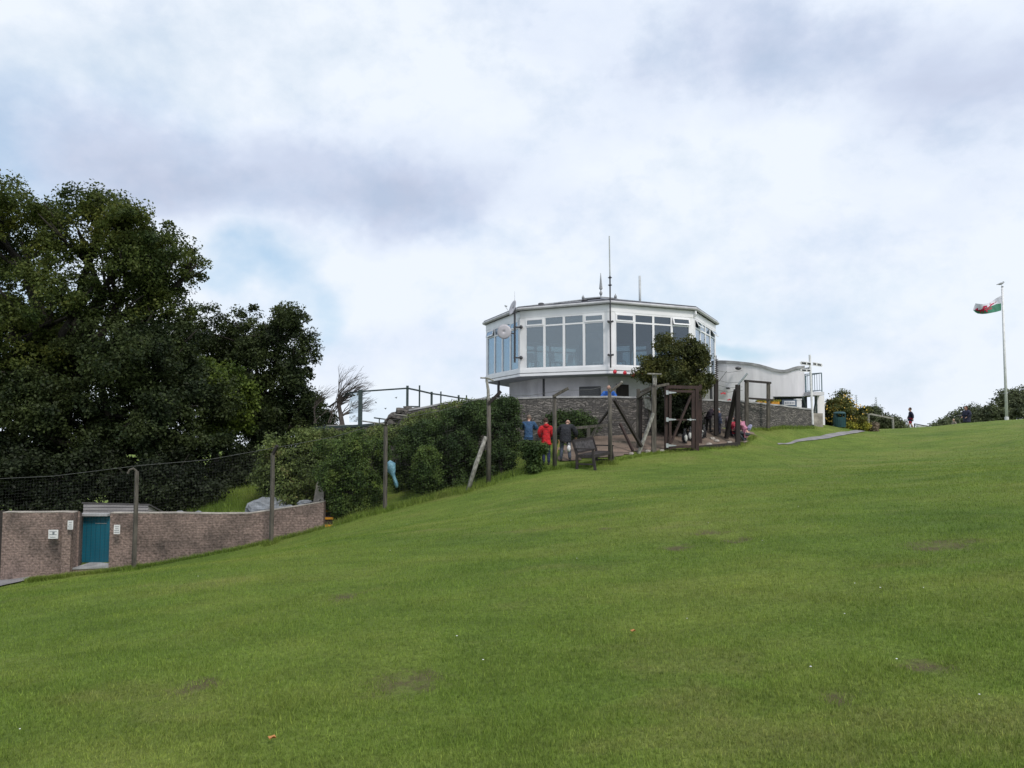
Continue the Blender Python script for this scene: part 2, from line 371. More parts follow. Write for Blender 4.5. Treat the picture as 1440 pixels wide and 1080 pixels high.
BARE = [(p, r*.5) for p, r in pit_pos]
for px,py,r in ((275,966,.1),(985,749,.12),(1330,764,.2),(850,744,.08),(590,960,.09),(1170,985,.06)):
    BARE.append((ray_ground(px,py), r))
mg = bpy.data.materials.new('lawn'); N, L = nt(mg)
b = N['Principled BSDF']; b.inputs['Roughness'].default_value = .9; b.inputs['Specular IOR Level'].default_value = .15
geo = N.new('ShaderNodeNewGeometry')
c_, f_, b_ = lawn_color(N, L, geo.outputs['Position'], 22)
dn = N.new('ShaderNodeTexNoise'); dn.inputs['Scale'].default_value = 4; dn.inputs['Detail'].default_value = 6; dn.inputs['Roughness'].default_value = .75; L.new(geo.outputs['Position'], dn.inputs['Vector'])
prev = c_
mask = None
for p, r in BARE:
    s = N.new('ShaderNodeVectorMath'); s.operation = 'SUBTRACT'; s.inputs[1].default_value = p; L.new(geo.outputs['Position'], s.inputs[0])
    k = N.new('ShaderNodeVectorMath'); k.operation = 'MULTIPLY'; k.inputs[1].default_value = (.6/r, .6/r, 0); L.new(s.outputs[0], k.inputs[0])
    l = N.new('ShaderNodeVectorMath'); l.operation = 'LENGTH'; L.new(k.outputs[0], l.inputs[0])
    if mask is None: mask = l.outputs['Value']
    else:
        mn = N.new('ShaderNodeMath'); mn.operation = 'MINIMUM'; L.new(mask, mn.inputs[0]); L.new(l.outputs['Value'], mn.inputs[1]); mask = mn.outputs[0]
w = N.new('ShaderNodeMath'); w.operation = 'MULTIPLY_ADD'; w.inputs[1].default_value = 4.5; w.inputs[2].default_value = -2.2; L.new(dn.outputs[0], w.inputs[0])
w2 = N.new('ShaderNodeMath'); w2.operation = 'ADD'; L.new(mask, w2.inputs[0]); L.new(w.outputs[0], w2.inputs[1])
mr = N.new('ShaderNodeMapRange'); mr.inputs[1].default_value = 1.3; mr.inputs[2].default_value = .2; mr.inputs[4].default_value = .8; L.new(w2.outputs[0], mr.inputs[0])
mx = N.new('ShaderNodeMix'); mx.data_type = 'RGBA'; mx.inputs['B'].default_value = (.12,.088,.06,1); L.new(mr.outputs[0], mx.inputs['Factor']); L.new(prev, mx.inputs['A'])
gd = N.new('ShaderNodeMix'); gd.data_type = 'RGBA'; gd.blend_type = 'MULTIPLY'; gd.inputs['Factor'].default_value = 1; gd.inputs['B'].default_value = (.9,.9,.88,1)
L.new(mx.outputs['Result'], gd.inputs['A']); L.new(gd.outputs['Result'], b.inputs['Base Color'])
am = N.new('ShaderNodeMath'); am.operation = 'MULTIPLY_ADD'; am.inputs[1].default_value = 2.5; L.new(b_, am.inputs[0]); L.new(f_, am.inputs[2])
bp = N.new('ShaderNodeBump'); bp.inputs['Strength'].default_value = .9; bp.inputs['Distance'].default_value = .05; L.new(am.outputs[0], bp.inputs['Height']); L.new(bp.outputs[0], b.inputs['Normal'])
ground.data.materials.append(mg)

# blades of the mown grass (nearest part of the lawn)
def blades(n, dmin, dmax):
    q = rng.random(n)
    d = dmin*(dmax/dmin)**(q**.92)
    u = (rng.random(n)*2-1)*.80
    x = u*d; y = d
    keep = rng.random(n) > smooth(12, 40, d)*.97
    for p, r in BARE:
        rr = np.hypot((x-p.x)/r, (y-p.y)/(1.5*r)); keep &= (rr > 1.1) | (rng.random(n) < .35+.5*np.clip(rr-.3,0,1))
    x, y, d = x[keep], y[keep], d[keep]; n = len(x)
    z = np.empty(n)
    for i in range(0, n, 40000): z[i:i+40000] = gz_np(x[i:i+40000], y[i:i+40000])
    for (p, r), (_,_,_,dp) in zip(pit_pos, PITS): z -= dp*np.exp(-(((x-p.x)/r)**2+((y-p.y)/(r*1.6))**2))
    tuft = .75+.5*np.sin(x*3.1+np.sin(y*2.3)*2)*np.sin(y*3.7+x)
    h = (.010+.019*rng.random(n)**1.6)*(.7+.5*tuft)*(1+.02*d)
    wd = (.0012+.0010*rng.random(n))*(1+.12*d)
    a = rng.random(n)*2*np.pi; la = rng.random(n)*2*np.pi; le = rng.random(n)*.9*h
    dx = np.cos(a)*wd; dy = np.sin(a)*wd
    V = np.empty((n,3,3))
    V[:,0] = np.c_[x-dx,y-dy,z-.004]; V[:,1] = np.c_[x+dx,y+dy,z-.004]; V[:,2] = np.c_[x+np.cos(la)*le, y+np.sin(la)*le, z+h]
    return tri_mesh('grass', np.concatenate([V, tufts()]))
def tri_mesh(name, V):
    n, k, _ = V.shape
    me = bpy.data.meshes.new(name)
    me.vertices.add(n*k); me.vertices.foreach_set('co', V.reshape(-1))
    me.loops.add(n*k); me.loops.foreach_set('vertex_index', np.arange(n*k, dtype=np.int32))
    me.polygons.add(n); me.polygons.foreach_set('loop_start', np.arange(0, n*k, k, dtype=np.int32)); me.polygons.foreach_set('loop_total', np.full(n, k, dtype=np.int32))
    me.update(calc_edges=True)
    return me
def tufts():
    pts = []
    def line(a, b_, n, spread, hh):
        for _ in range(n):
            t = random.random(); p = a.lerp(b_, t); pts.append((p.x+random.gauss(0,spread), p.y+random.gauss(0,spread)-.05, hh*random.uniform(.4,1.3)))
    edge = [g(*q) for q in ((40,818,21.5),(60,814,21.6),(104,808,21.8),(188,800,22.1),(300,781,22.5),(381,766,22.8),(455,743,23.05))]
    for a, b_ in zip(edge[:-1], edge[1:]): line(a, b_, 1500, .05, .13)
    hedge = [g(*q) for q in ((470,742,23.0),(541,722,23.1),(600,704,23.3),(660,692,23.6),(720,676,24.1),(760,668,24.6))]
    for a, b_ in zip(hedge[:-1], hedge[1:]): line(a, b_, 1600, .16, .2)
    pen = [g(*q) for q in ((786,657,24.6),(860,648,25.3),(905,640,26.2),(937,637,26.8),(984,633.5,27.4),(1036,628,28.3),(1062,615,30.4))]
    for a, b_ in zip(pen[:-1], pen[1:]): line(a, b_, 900, .08, .1)
    for q in ((188,800,22),(381,766,22.45),(541,718,22.85),(687,684,23.3),(780,659,24.2),(858,650,25),(656,687,23.1),(808,657,24.6),(830,655,24.6)):
        c = g(*q); line(c, c, 420, .13, .16)
    sw_ = [g(*q) for q in ((1045,603,31.3),(1100,601,33),(1143,599.5,34.8))]
    for a, b_ in zip(sw_[:-1], sw_[1:]): line(a, b_, 900, .08, .14)
    line(g(290,713,27.2), g(350,692,29.5), 9000, .9, .3)
    line(g(340,705,28), g(390,690,29), 4000, .8, .3)
    A = np.array(pts); x, y, h = A.T; n = len(x); z = gz_np(x, y)
    a = rng.random(n)*2*np.pi; la = rng.random(n)*2*np.pi; w_ = .008
    V = np.empty((n,3,3)); V[:,0] = np.c_[x-np.cos(a)*w_,y-np.sin(a)*w_,z-.01]; V[:,1] = np.c_[x+np.cos(a)*w_,y+np.sin(a)*w_,z-.01]; V[:,2] = np.c_[x+np.cos(la)*h*.6,y+np.sin(la)*h*.6,z+h]
    return V
me = blades(700000, 2.9, 40)
mb_ = bpy.data.materials.new('grass_blade'); N, L = nt(mb_)
b = N['Principled BSDF']; b.inputs['Roughness'].default_value = .65; b.inputs['Specular IOR Level'].default_value = .25
geo = N.new('ShaderNodeNewGeometry'); c_, f_, _b = lawn_color(N, L, geo.outputs['Position'], 40)
gm = N.new('ShaderNodeMix'); gm.data_type = 'RGBA'; gm.blend_type = 'MULTIPLY'; gm.inputs['Factor'].default_value = 1; gm.inputs['B'].default_value = (1.22,1.25,1.15,1)
ir = N.new('ShaderNodeValToRGB'); e = ir.color_ramp.elements; e[0].position = 0; e[0].color = (.62,.66,.6,1); e[1].position = 1; e[1].color = (1.6,1.4,1.5,1)
k = e.new(.55); k.color = (1,1,1,1); k = e.new(.93); k.color = (1.3,1.22,1.2,1)
L.new(geo.outputs['Random Per Island'], ir.inputs[0])
g2 = N.new('ShaderNodeMix'); g2.data_type = 'RGBA'; g2.blend_type = 'MULTIPLY'; g2.inputs['Factor'].default_value = 1; L.new(c_, g2.inputs['A']); L.new(ir.outputs[0], g2.inputs['B'])
L.new(g2.outputs['Result'], gm.inputs['A']); L.new(gm.outputs['Result'], b.inputs['Base Color'])
t = N.new('ShaderNodeBsdfTranslucent'); L.new(gm.outputs['Result'], t.inputs['Color'])
ms = N.new('ShaderNodeMixShader'); ms.inputs[0].default_value = .3; L.new(b.outputs[0], ms.inputs[1]); L.new(t.outputs[0], ms.inputs[2]); L.new(ms.outputs[0], N['Material Output'].inputs['Surface'])
me.materials.append(mb_)
o = bpy.data.objects.new('grass', me); col.objects.link(o); tag(o, 'short mown green grass blades covering the near lawn', 'grass', kind='stuff')

m = MB(); rr = random.Random(77)
for i in range(40):
    d = 3.6*(30/3.6)**rr.random(); x = rr.uniform(-.7,.7)*d
    if i < 25: x = x*.3+rr.choice([-1.6,.9,2.4,4.5])*d/9
    r_ = rr.uniform(.004,.007)*(1+.03*d); p = Vector((x,d,gz(x,d)+.035)); m.lathe(p, [(r_*.4,0),(r_,.002),(r_*.5,.004)], 7)
tag(m.build('daisies', M['sign'], org=(0,0,0)), 'scattered tiny white daisies and clover heads on the lawn', 'flowers', kind='stuff')
def inside(x, y, poly):
    c = False; j = len(poly)-1
    for i in range(len(poly)):
        xi, yi = poly[i][0], poly[i][1]; xj, yj = poly[j][0], poly[j][1]
        if (yi > y) != (yj > y) and x < (xj-xi)*(y-yi)/(yj-yi)+xi: c = not c
        j = i
    return c
def sheet_grid(name, poly, material, step=.2, off=.035, wob=.12):
    x0, x1 = min(p[0] for p in poly), max(p[0] for p in poly); y0, y1 = min(p[1] for p in poly), max(p[1] for p in poly)
    xa = np.arange(x0-step, x1+step, step); ya = np.arange(y0-step, y1+step, step)
    XX, YY = np.meshgrid(xa, ya); XX = XX+rng.normal(0,.04,XX.shape); YY = YY+rng.normal(0,.04,YY.shape); ZZ = gz_np(XX,YY)+off
    m = MB(); idx = {}
    for j in range(len(ya)-1):
        for i in range(len(xa)-1):
            if inside(xa[i]+step/2+wob*math.sin(j*.9+i*.31), ya[j]+step/2+wob*math.sin(i*.7), poly):
                f = []
                for a, b in ((j,i),(j,i+1),(j+1,i+1),(j+1,i)):
                    if (a,b) not in idx: idx[(a,b)] = len(m.v); m.v.append(Vector((XX[a,b],YY[a,b],ZZ[a,b])))
                    f.append(idx[(a,b)])
                m.f.append(tuple(f))
    return tag(m.build(name, material, org=(0,0,0), smooth=True), kind='structure')
def px2(pts): return [tuple(at(*p))[:2] for p in pts]
sheet_grid('sandy_ground', px2([(786,640,25.6),(860,640,25.9),(935,634,27.0),(984,632,27.7),(1036,624,28.7),(1062,612,30.6),(1030,604,30.9),(940,604,29.9),(850,606,29.2),(790,610,29)]), M['dirt'])
# footpath and pavements as strips between two edges
def strip(name, A, B, material, off=.03, nn=60, mm=8):
    def samp(P_, u):
        x = u*(len(P_)-1); i = min(int(x), len(P_)-2); f = x-i; return P_[i].lerp(P_[i+1], f)
    m = MB(); idx = lambda i,j: i*(mm+1)+j
    pts = [[samp(A,i/nn).lerp(samp(B,i/nn), j/mm) for j in range(mm+1)] for i in range(nn+1)]
    xs_ = np.array([p.x for r in pts for p in r]); ys_ = np.array([p.y for r in pts for p in r]); zs_ = gz_np(xs_,ys_)+off
    m.v = [Vector((x,y,z)) for x,y,z in zip(xs_,ys_,zs_)]
    m.f = [(idx(i,j),idx(i+1,j),idx(i+1,j+1),idx(i,j+1)) for i in range(nn) for j in range(mm)]
    return tag(m.build(name, material, org=(0,0,0), smooth=True), kind='structure')
def rg(*ps): return [ray_ground(x,y) for x,y in ps]
strip('path', rg((1095,626),(1120,623),(1150,619),(1172,615.3),(1196,611),(1217,607.3)), rg((1093,624.5),(1120,619.3),(1142,615.2),(1165,611),(1190,607.7),(1211,605.9)), M['asphalt'])
strip('pavement', rg((-60,834),(0,826),(20,821.5),(40,816.5)), [at(x,y,d) for x,y,d in ((-60,828,21.9),(0,818,22.1),(20,817,22.1),(42,815,22.1))], M['asphalt'], .045, 20)

# ------------------------------------------------------------------ foliage
def leaf_cloud(lobes, n, size, clump=.35, seed=1, shell=.55, per=28, sat=0):
    r_ = np.random.default_rng(seed)
    lb = np.array(lobes, float)
    if sat:
        ext = []
        for w in lb:
            for q in range(sat):
                dv = r_.normal(size=3); dv[2] = dv[2]*.8+.15; dv /= np.linalg.norm(dv); f = .28+.24*r_.random()
                ext.append(np.r_[w[:3]+dv*w[3:6]*(1.08-f*.4), w[3:6]*f])
        lb[:,3:6] *= .76
        lb = np.vstack([lb, np.array(ext)])
    wgt = (lb[:,3]*lb[:,4]+lb[:,4]*lb[:,5]+lb[:,3]*lb[:,5]); wgt = wgt/wgt.sum()
    nc = max(8, n//per)
    k = r_.choice(len(lb), nc, p=wgt)
    dv = r_.normal(size=(nc,3)); dv /= np.linalg.norm(dv,axis=1)[:,None]
    rad = shell+(1.03-shell)*r_.random(nc)**.6
    rad *= 1+.13*np.sin(dv[:,0]*7+k)*np.sin(dv[:,2]*6+2*k)
    c = lb[k,:3]+dv*rad[:,None]*lb[k,3:6]
    m = r_.integers(0, nc, n)
    cs = clump*(.5+.9*r_.random(nc))
    off = r_.normal(size=(n,3)); off *= (np.minimum(np.linalg.norm(off,axis=1),1.9)/np.linalg.norm(off,axis=1))[:,None]*.5; off[:,2] *= .7
    p = c[m]+off*cs[m][:,None]
    out = dv[m]*.7+r_.normal(size=(n,3))*.75+np.array([0,0,.45]); out /= np.linalg.norm(out,axis=1)[:,None]
    t = np.cross(out, r_.normal(size=(n,3))); t /= np.linalg.norm(t,axis=1)[:,None]
    s = np.cross(out, t)
    L_ = size*(.6+.8*r_.random(n)); Wd = L_*.32
    V = np.empty((n,4,3))
    V[:,0] = p; V[:,2] = p+t*L_[:,None]-out*(.15*L_)[:,None]
    mid = p+t*(.45*L_)[:,None]+out*(.08*L_)[:,None]
    V[:,1] = mid+s*Wd[:,None]; V[:,3] = mid-s*Wd[:,None]
    return V
def plant(name, base, label, cat, lobes, n, size, lm, clump=.35, seed=1, shell=.55, per=28, trunk=.12, bark='bark', sat=0, group=None, limbs=True, part='crown', trunkpart='trunk'):
    """lobes given as (px,py,depth, radius x px, radius y px, radius in depth metres)"""
    wl = []
    for px,py,d,rx,ry,rd in lobes:
        c = at(px,py,d); wl.append((c.x,c.y,c.z, rx*d/F, rd, ry*d/F))
    root = thing(name, base, label, cat, group)
    V = leaf_cloud(wl, n, size, clump, seed, shell, per, sat)
    V -= np.array(base)
    me = tri_mesh(part, V); me.materials.append(lm)
    o = bpy.data.objects.new(part, me); col.objects.link(o); o.parent = root
    if trunk:
        m = MB(); rr = random.Random(seed)
        b = Vector(base)
        big = sorted(wl, key=lambda w: -w[3]*w[5])
        cen = Vector((sum(w[0] for w in wl)/len(wl), sum(w[1] for w in wl)/len(wl), 0))
        top = max(w[2] for w in wl); low = min(w[2] for w in wl)
        fork = Vector((b.x*.6+cen.x*.4, b.y*.6+cen.y*.4, b.z+(top-b.z)*.38))
        jj = lambda s: Vector((rr.uniform(-s,s), rr.uniform(-s,s), rr.uniform(-s,s)))
        h = (fork-b).length
        m.tube([b-Vector((0,0,.3)), b+Vector((0,0,.15)), b.lerp(fork,.4)+jj(.05*h), fork], [trunk*1.5,trunk*1.15,trunk*.95,trunk*.8], 10, wob=.15)
        if limbs:
            for w in wl:
                e = Vector(w[:3]); mid = fork.lerp(e,.5)+jj(.12*(e-fork).length)+Vector((0,0,.05*(e-fork).length))
                m.tube([fork, mid, e], [trunk*.62,trunk*.36,trunk*.12], 7, wob=.15)
                for q in range(5):
                    a = rr.uniform(0,6.28); el = rr.uniform(-.3,1.1)
                    dr = Vector((math.cos(a)*math.cos(el)*w[3], math.sin(a)*math.cos(el)*w[4], math.sin(el)*w[5]))*.85
                    st = mid.lerp(e, rr.uniform(.3,1)); 
                    m.tube([st, st.lerp(e+dr,.5)+jj(.1*w[3]), e+dr], [trunk*.22,trunk*.13,trunk*.04], 5)
        m.build(trunkpart, M[bark], root, smooth=True)
    return root

plant('oak_tree', g(70,715,31), 'tall broad oak tree with dark green crown at the left edge', 'tree',
 [(30,340,31,85,75,2.6),(110,325,31,70,52,2.4),(180,350,31,55,55,2.2),(238,370,31,42,40,1.6),(60,430,30,110,75,3),(-70,400,31,110,120,3.2),(-20,300,31,60,45,2),(210,415,31,38,26,1.2),(120,415,30,40,30,1.6),(150,300,31,40,25,1.4),(-40,540,30,110,90,3),(45,520,30,70,60,2.5),(272,376,31,20,16,1.1),(195,370,31,60,50,2.2),(240,440,31,34,26,1.4),(10,470,29.5,80,50,2.2),(60,470,32,80,60,2.2)],
 165000, .125, M['leaf_oak'], .5, 11, .5, 130, trunk=.5, sat=7)
plant('oak_tree', g(165,715,29.5), 'dark leafy tree between the oak and the sycamore, above the shed', 'tree',
 [(165,480,29.5,65,45,2.2),(215,520,29.5,58,55,2.2),(150,580,29.5,75,65,2.4),(225,600,29.5,50,60,2),(80,590,29,70,60,2.2),(175,650,29.5,75,35,2),(255,480,30.5,34,40,1.6),(270,560,30.5,40,50,1.8),(270,640,30,45,40,1.6),(10,600,29,70,60,2.2),(20,660,29,70,50,2.)],
 135000, .125, M['leaf_dark'], .5, 12, .35, 120, trunk=.34, sat=6)
plant('sycamore_tree', g(300,712,33), 'bright green sycamore branches in front of the darker round tree', 'tree',
 [(295,545,33,42,34,1.5),(330,585,33,26,34,1.2),(270,520,33,26,22,1.2),(300,600,33,30,28,1.3),(340,545,33,16,14,.8)],
 28000, .15, M['leaf_syc'], .4, 13, .4, 60, trunk=.2, sat=4)
plant('round_tree', g(350,705,37), 'dark round topped tree right of the sycamore, beside the windswept bare tree', 'tree',
 [(345,470,37,55,42,2.4),(395,475,37,38,46,2),(295,468,37,42,34,2),(418,520,37,20,30,1.3),(375,545,37,50,60,2.3),(415,580,37,36,38,2),(335,570,38,42,40,2),(360,630,37,50,42,2.),(438,585,36.5,26,28,1.2),(300,500,37,40,40,2),(330,520,37,40,40,2),(400,600,36.5,50,30,1.6),(425,495,36.5,18,24,1.1),(425,540,36.5,20,28,1.2),(455,595,36,22,14,1.)],
 90000, .13, M['leaf_dark'], .45, 14, .45, 120, trunk=.32, sat=6)
plant('dark_shrub', g(45,720,26.5), 'dark evergreen shrub behind the brown wall at the left edge', 'shrub',
 [(10,665,26.5,80,50,1.5),(90,670,26.5,60,42,1.5),(-50,690,26.5,60,50,1.5),(20,710,26,70,30,1.2),(100,712,26.4,40,26,1.)], 38000, .12, M['leaf_deep'], .4, 15, .4, 60, trunk=.12, sat=3, group='dark shrubs under the left trees')
plant('dark_shrub', g(210,720,27.5), 'dark evergreen shrub directly behind the wooden shed', 'shrub',
 [(170,675,27.5,60,38,1.4),(240,670,27.5,45,48,1.4),(215,700,27.3,60,30,1.2),(240,712,27.2,50,22,1.),(262,690,28,40,30,1.)], 34000, .12, M['leaf_deep'], .4, 16, .4, 60, trunk=.12, sat=3, group='dark shrubs under the left trees')
plant('dark_shrub', g(300,712,31), 'dark evergreen shrub above the small grass bank, under the sycamore', 'shrub',
 [(285,675,30.5,40,38,1.4),(330,680,31,32,32,1.3),(345,650,33,26,32,1.2)], 22000, .12, M['leaf_deep'], .4, 17, .4, 60, trunk=.12, sat=3, group='dark shrubs under the left trees')
plant('willow_bush', g(410,712,26.5), 'light green feathery bush behind the pale boulder', 'bush',
 [(400,640,26.5,36,34,1.2),(385,668,26.5,32,34,1.2),(430,655,26.5,34,44,1.3),(445,625,27,22,18,.9),(420,690,26,40,28,1.2)], 32000, .10, M['leaf_bush'], .26, 18, .5, 60, trunk=.09, sat=6)
plant('hedge', g(492,734,23.9), 'tall bright green hedge left of the blue sack, beside the wall end', 'hedge',
 [(495,680,24,38,52,1.0),(488,640,24.4,36,36,1.0),(520,655,24.6,24,55,.9),(470,690,24,18,38,.8),(505,715,23.8,28,20,.7)], 52000, .065, M['leaf_hedge2'], .2, 19, .6, 50, trunk=.08, sat=6, group='hedges along the fence')
plant('hedge', g(640,690,24.6), 'long tall dark hedge between the blue sack and the bleached prop', 'hedge',
 [(574,624,26,20,22,.8),(600,612,26.2,30,28,1.0),(640,612,25.4,40,38,1.1),(655,650,25,34,40,1.0),(610,650,25.6,30,36,.9),(575,655,26,20,30,.8),(635,676,24.8,34,18,.8),(655,590,26,26,20,.9)], 64000, .068, M['leaf_hedge'], .2, 20, .6, 50, trunk=.08, sat=6, group='hedges along the fence')
plant('hedge', g(706,672,24.6), 'dark hedge just right of the post with the crossbar, left of the person in blue', 'hedge',
 [(700,610,25.4,26,44,.9),(706,650,24.8,20,24,.7),(690,575,26.2,28,16,.9),(712,590,25.8,14,28,.8)], 38000, .068, M['leaf_hedge'], .2, 21, .6, 50, trunk=.07, sat=6, group='hedges along the fence')
plant('hedge', g(545,640,28), 'low wispy hedge growing along the terrace top below the glass railing', 'hedge',
 [(500,618,28.4,30,14,.8),(462,616,28.8,22,13,.8),(440,612,29,14,10,.7),(545,612,28.2,30,14,.8),(610,590,28,30,13,.8),(650,574,28.3,28,10,.6),(585,598,28,24,13,.8)], 22000, .08, M['leaf_bush'], .22, 22, .5, 24, trunk=0, group='hedges along the fence')
plant('round_bush', g(600,698,23.7), 'small rounded bush with a lime green top before the long hedge', 'bush',
 [(600,664,23.8,19,30,.55),(600,640,23.8,14,12,.4)], 16000, .06, M['leaf_hedge2'], .15, 23, .6, 40, trunk=.05)
plant('shrub', g(750,669,23.9), 'small dark shrub in front of the person in the blue jacket', 'shrub',
 [(748,635,24,12,13,.4),(751,655,23.9,9,12,.35),(738,628,24,7,7,.3),(762,631,24,6,8,.3)], 6500, .075, M['leaf_hedge'], .14, 24, .5, 22, trunk=.04)
plant('wall_shrub', g(800,622,28.2), 'green shrub growing against the stone wall above the person in black', 'shrub',
 [(785,590,28.4,18,12,.4),(808,590,28.4,20,14,.45),(828,597,28.4,14,10,.4),(800,606,28.3,34,14,.4)], 9000, .08, M['leaf_hedge'], .2, 25, .5, 24, trunk=.05)
plant('garden_tree', g(957,612,29.2), 'round dark olive green tree in front of the octagonal cafe', 'tree',
 [(950,510,29.3,36,30,1.1),(925,520,29.3,26,18,.9),(940,490,29.3,20,16,.7),(965,488,29.3,18,14,.7),(980,520,29.3,22,26,.9),(955,545,29.3,36,26,1.0),(915,530,29.3,16,11,.5),(990,540,29.3,12,16,.5)], 34000, .085, M['leaf_olive'], .22, 26, .5, 40, trunk=.13, sat=10)
plant('dark_bush', g(952,612,29), 'dark shady bush inside the enclosure behind the timber gate', 'bush',
 [(945,575,29,22,24,.7),(965,585,29,18,24,.6),(935,585,29,14,22,.5)], 15000, .08, M['leaf_deep'], .22, 27, .4, 26, trunk=.06)
plant('flowering_bush', g(1184,601,38), 'rounded bush dotted with yellow flowers behind the green bin', 'bush',
 [(1163,583,38,19,18,.9),(1181,573,38,22,20,1.),(1199,583,38,18,19,.9),(1176,593,38,30,12,.8)], 24000, .085, M['leaf_gorse'], .2, 28, .5, 40, trunk=.06, sat=6)
V = None
fb = MB(); rr = random.Random(8)
for i in range(120):
    a = rr.uniform(0,6.28); el = rr.uniform(0,1.2); lb = rr.choice([(1163,583,18,16),(1181,573,20,18),(1199,583,16,16),(1178,592,26,10)])
    c = at(lb[0],lb[1],38); p = c+Vector((math.cos(a)*math.cos(el)*lb[2]*.039, -abs(math.sin(a))*math.cos(el)*1.05, math.sin(el)*lb[3]*.039*rr.choice([1,1,-.6])))
    fb.ball(p, (.038,.025,.035), 6, 4, .3)
tag(fb.build('flower', M['petal'], bpy.data.objects['flowering_bush']), kind='stuff')
for nm, lab, lobes, n, lmn, sd in (
 ('conifer_hedge','grey green hedge sloping down behind the wooden rail fence',[(1220,588,43,22,15,1),(1245,594,43,20,12,1),(1262,600,43,14,9,.9),(1230,578,43,8,8,.5)],17000,'leaf_conifer',31),
 ('low_shrub','small yellow green shrub just right of the bin',[(1195,601,36.8,6,4,.25)],1500,'leaf_yellow',32),
 ('low_shrub','yellow shrub at the head of the path next to the mauve one',[(1213,600,37.3,8,5,.3)],1800,'leaf_yellow',33),
 ('low_shrub','pale mauve brown shrub at the head of the path',[(1226,601,37.5,9,5,.3)],1800,'leaf_mauve',34),
 ('distant_tree','low grey green tree on the skyline left of the walkers in dark coats',[(1340,600,62,20,12,2),(1365,588,62,22,16,2),(1325,604,62,14,8,1.5)],13000,'leaf_conifer',35),
 ('distant_tree','bushy grey green tree on the skyline between dark coat and flagpole',[(1390,590,64,24,18,2.2),(1380,600,64,24,12,2)],14000,'leaf_conifer',36),
 ('distant_tree','taller tree on the skyline at the right edge behind the flagpole',[(1425,575,60,22,24,2),(1415,556,60,9,10,1),(1440,560,60,16,22,1.5),(1405,582,60,14,18,1.5),(1465,575,60,22,34,2)],17000,'leaf_conifer',37)):
    d = lobes[0][2]; b0 = at(lobes[0][0], lobes[0][1], d); b0.z = gz(b0.x,b0.y)
    plant(nm, b0, lab, 'tree' if 'tree' in nm else 'shrub', lobes, n, .16 if d > 50 else .09, M[lmn], .4 if d > 50 else .2, sd, .4, 22, trunk=.12 if d > 50 else .04,
          group={'low_shrub':'low shrubs at the head of the path','distant_tree':'trees on the skyline'}.get(nm))
# tall weeds that stand up out of the shrubs
for px,d,y0,y1 in ((1188,39,560,546),(1194,39,560,548),(1204,39,575,555),(1232,42,580,558)):
    m = MB(); a = at(px,y0,d); b1 = at(px+random.uniform(-1,1),y1,d); a.z -= .6
    m.tube([a, a.lerp(b1,.6)+Vector((.03,0,0)), b1], [.02,.016,.008], 5)
    for k in range(7):
        q = a.lerp(b1, .45+.08*k); s = .16*(1-k*.09)
        for sg in (-1,1): m.tube([q, q+Vector((sg*s,0,.07))], [.012,.004], 4)
    tag(m.build('tall_weed', M['leaf_conifer']), {1188:'leafy stalk rising above the flowering bush, nearest its top',1194:'thin stalk just right of the leafy one above the flowering bush',1204:'curled stalk between the flowering bush and the grey hedge',1232:'tall thin spire standing out of the grey green hedge'}[px], 'weed', 'tall weeds above the shrubs')

# windswept bare tree
root = thing('bare_tree', g(478,600,33), 'windswept bare tree bending right beside the glass railing', 'tree')
m = MB(); rr = random.Random(4)
def twig(p, d, ln, r, dep):
    q = p+d*ln*.5+Vector((rr.uniform(-.05,.05),rr.uniform(-.05,.05),rr.uniform(-.03,.05)))*ln; e = q+(d+Vector((.25,0,-.1))).normalized()*ln*.5
    m.tube([p,q,e],[r,r*.75,r*.45],5 if dep<2 else 4)
    if dep < 4:
        for k in range(rr.choice([3,4])):
            dd = (d+Vector((rr.uniform(-.25,.75),rr.uniform(-.6,.6),rr.uniform(-.3,.5)))).normalized()
            twig(q.lerp(e,rr.random()), dd, ln*rr.uniform(.5,.75), r*.5, dep+1)
b0 = at(482,604,33); b0.z = 0
twig(b0-Vector((0,0,1.5)), Vector((-.12,0,1)), 1.9, .11, 5)
top = at(475,560,33)
m.tube([b0, b0.lerp(top,.5), top],[.12,.1,.07],7)
for k in range(11):
    a = rr.uniform(-.6,1.2); twig(top.lerp(b0,rr.random()*.7), Vector((a+.3,rr.uniform(-.5,.5),.8)).normalized(), rr.uniform(.6,.95), .026, 1)
for k in range(5):
    q = at(rr.uniform(440,470),595,33); twig(q, Vector((rr.uniform(-.1,.6),rr.uniform(-.3,.3),1)).normalized(), 1.05, .022, 1)
for k in range(16):
    q = b0.lerp(top, rr.uniform(.35,1)); twig(q, Vector((rr.uniform(.3,1.2),rr.uniform(-.5,.5),rr.uniform(.15,.8))).normalized(), rr.uniform(.7,1.05), .022, 2)
for k in range(9):
    q = at(rr.uniform(435,478),rr.uniform(570,596),33); twig(q, Vector((rr.uniform(0,.9),rr.uniform(-.3,.3),.9)).normalized(), rr.uniform(.7,1.1), .018, 2)
m.build('branches', M['bark_pale'], root)

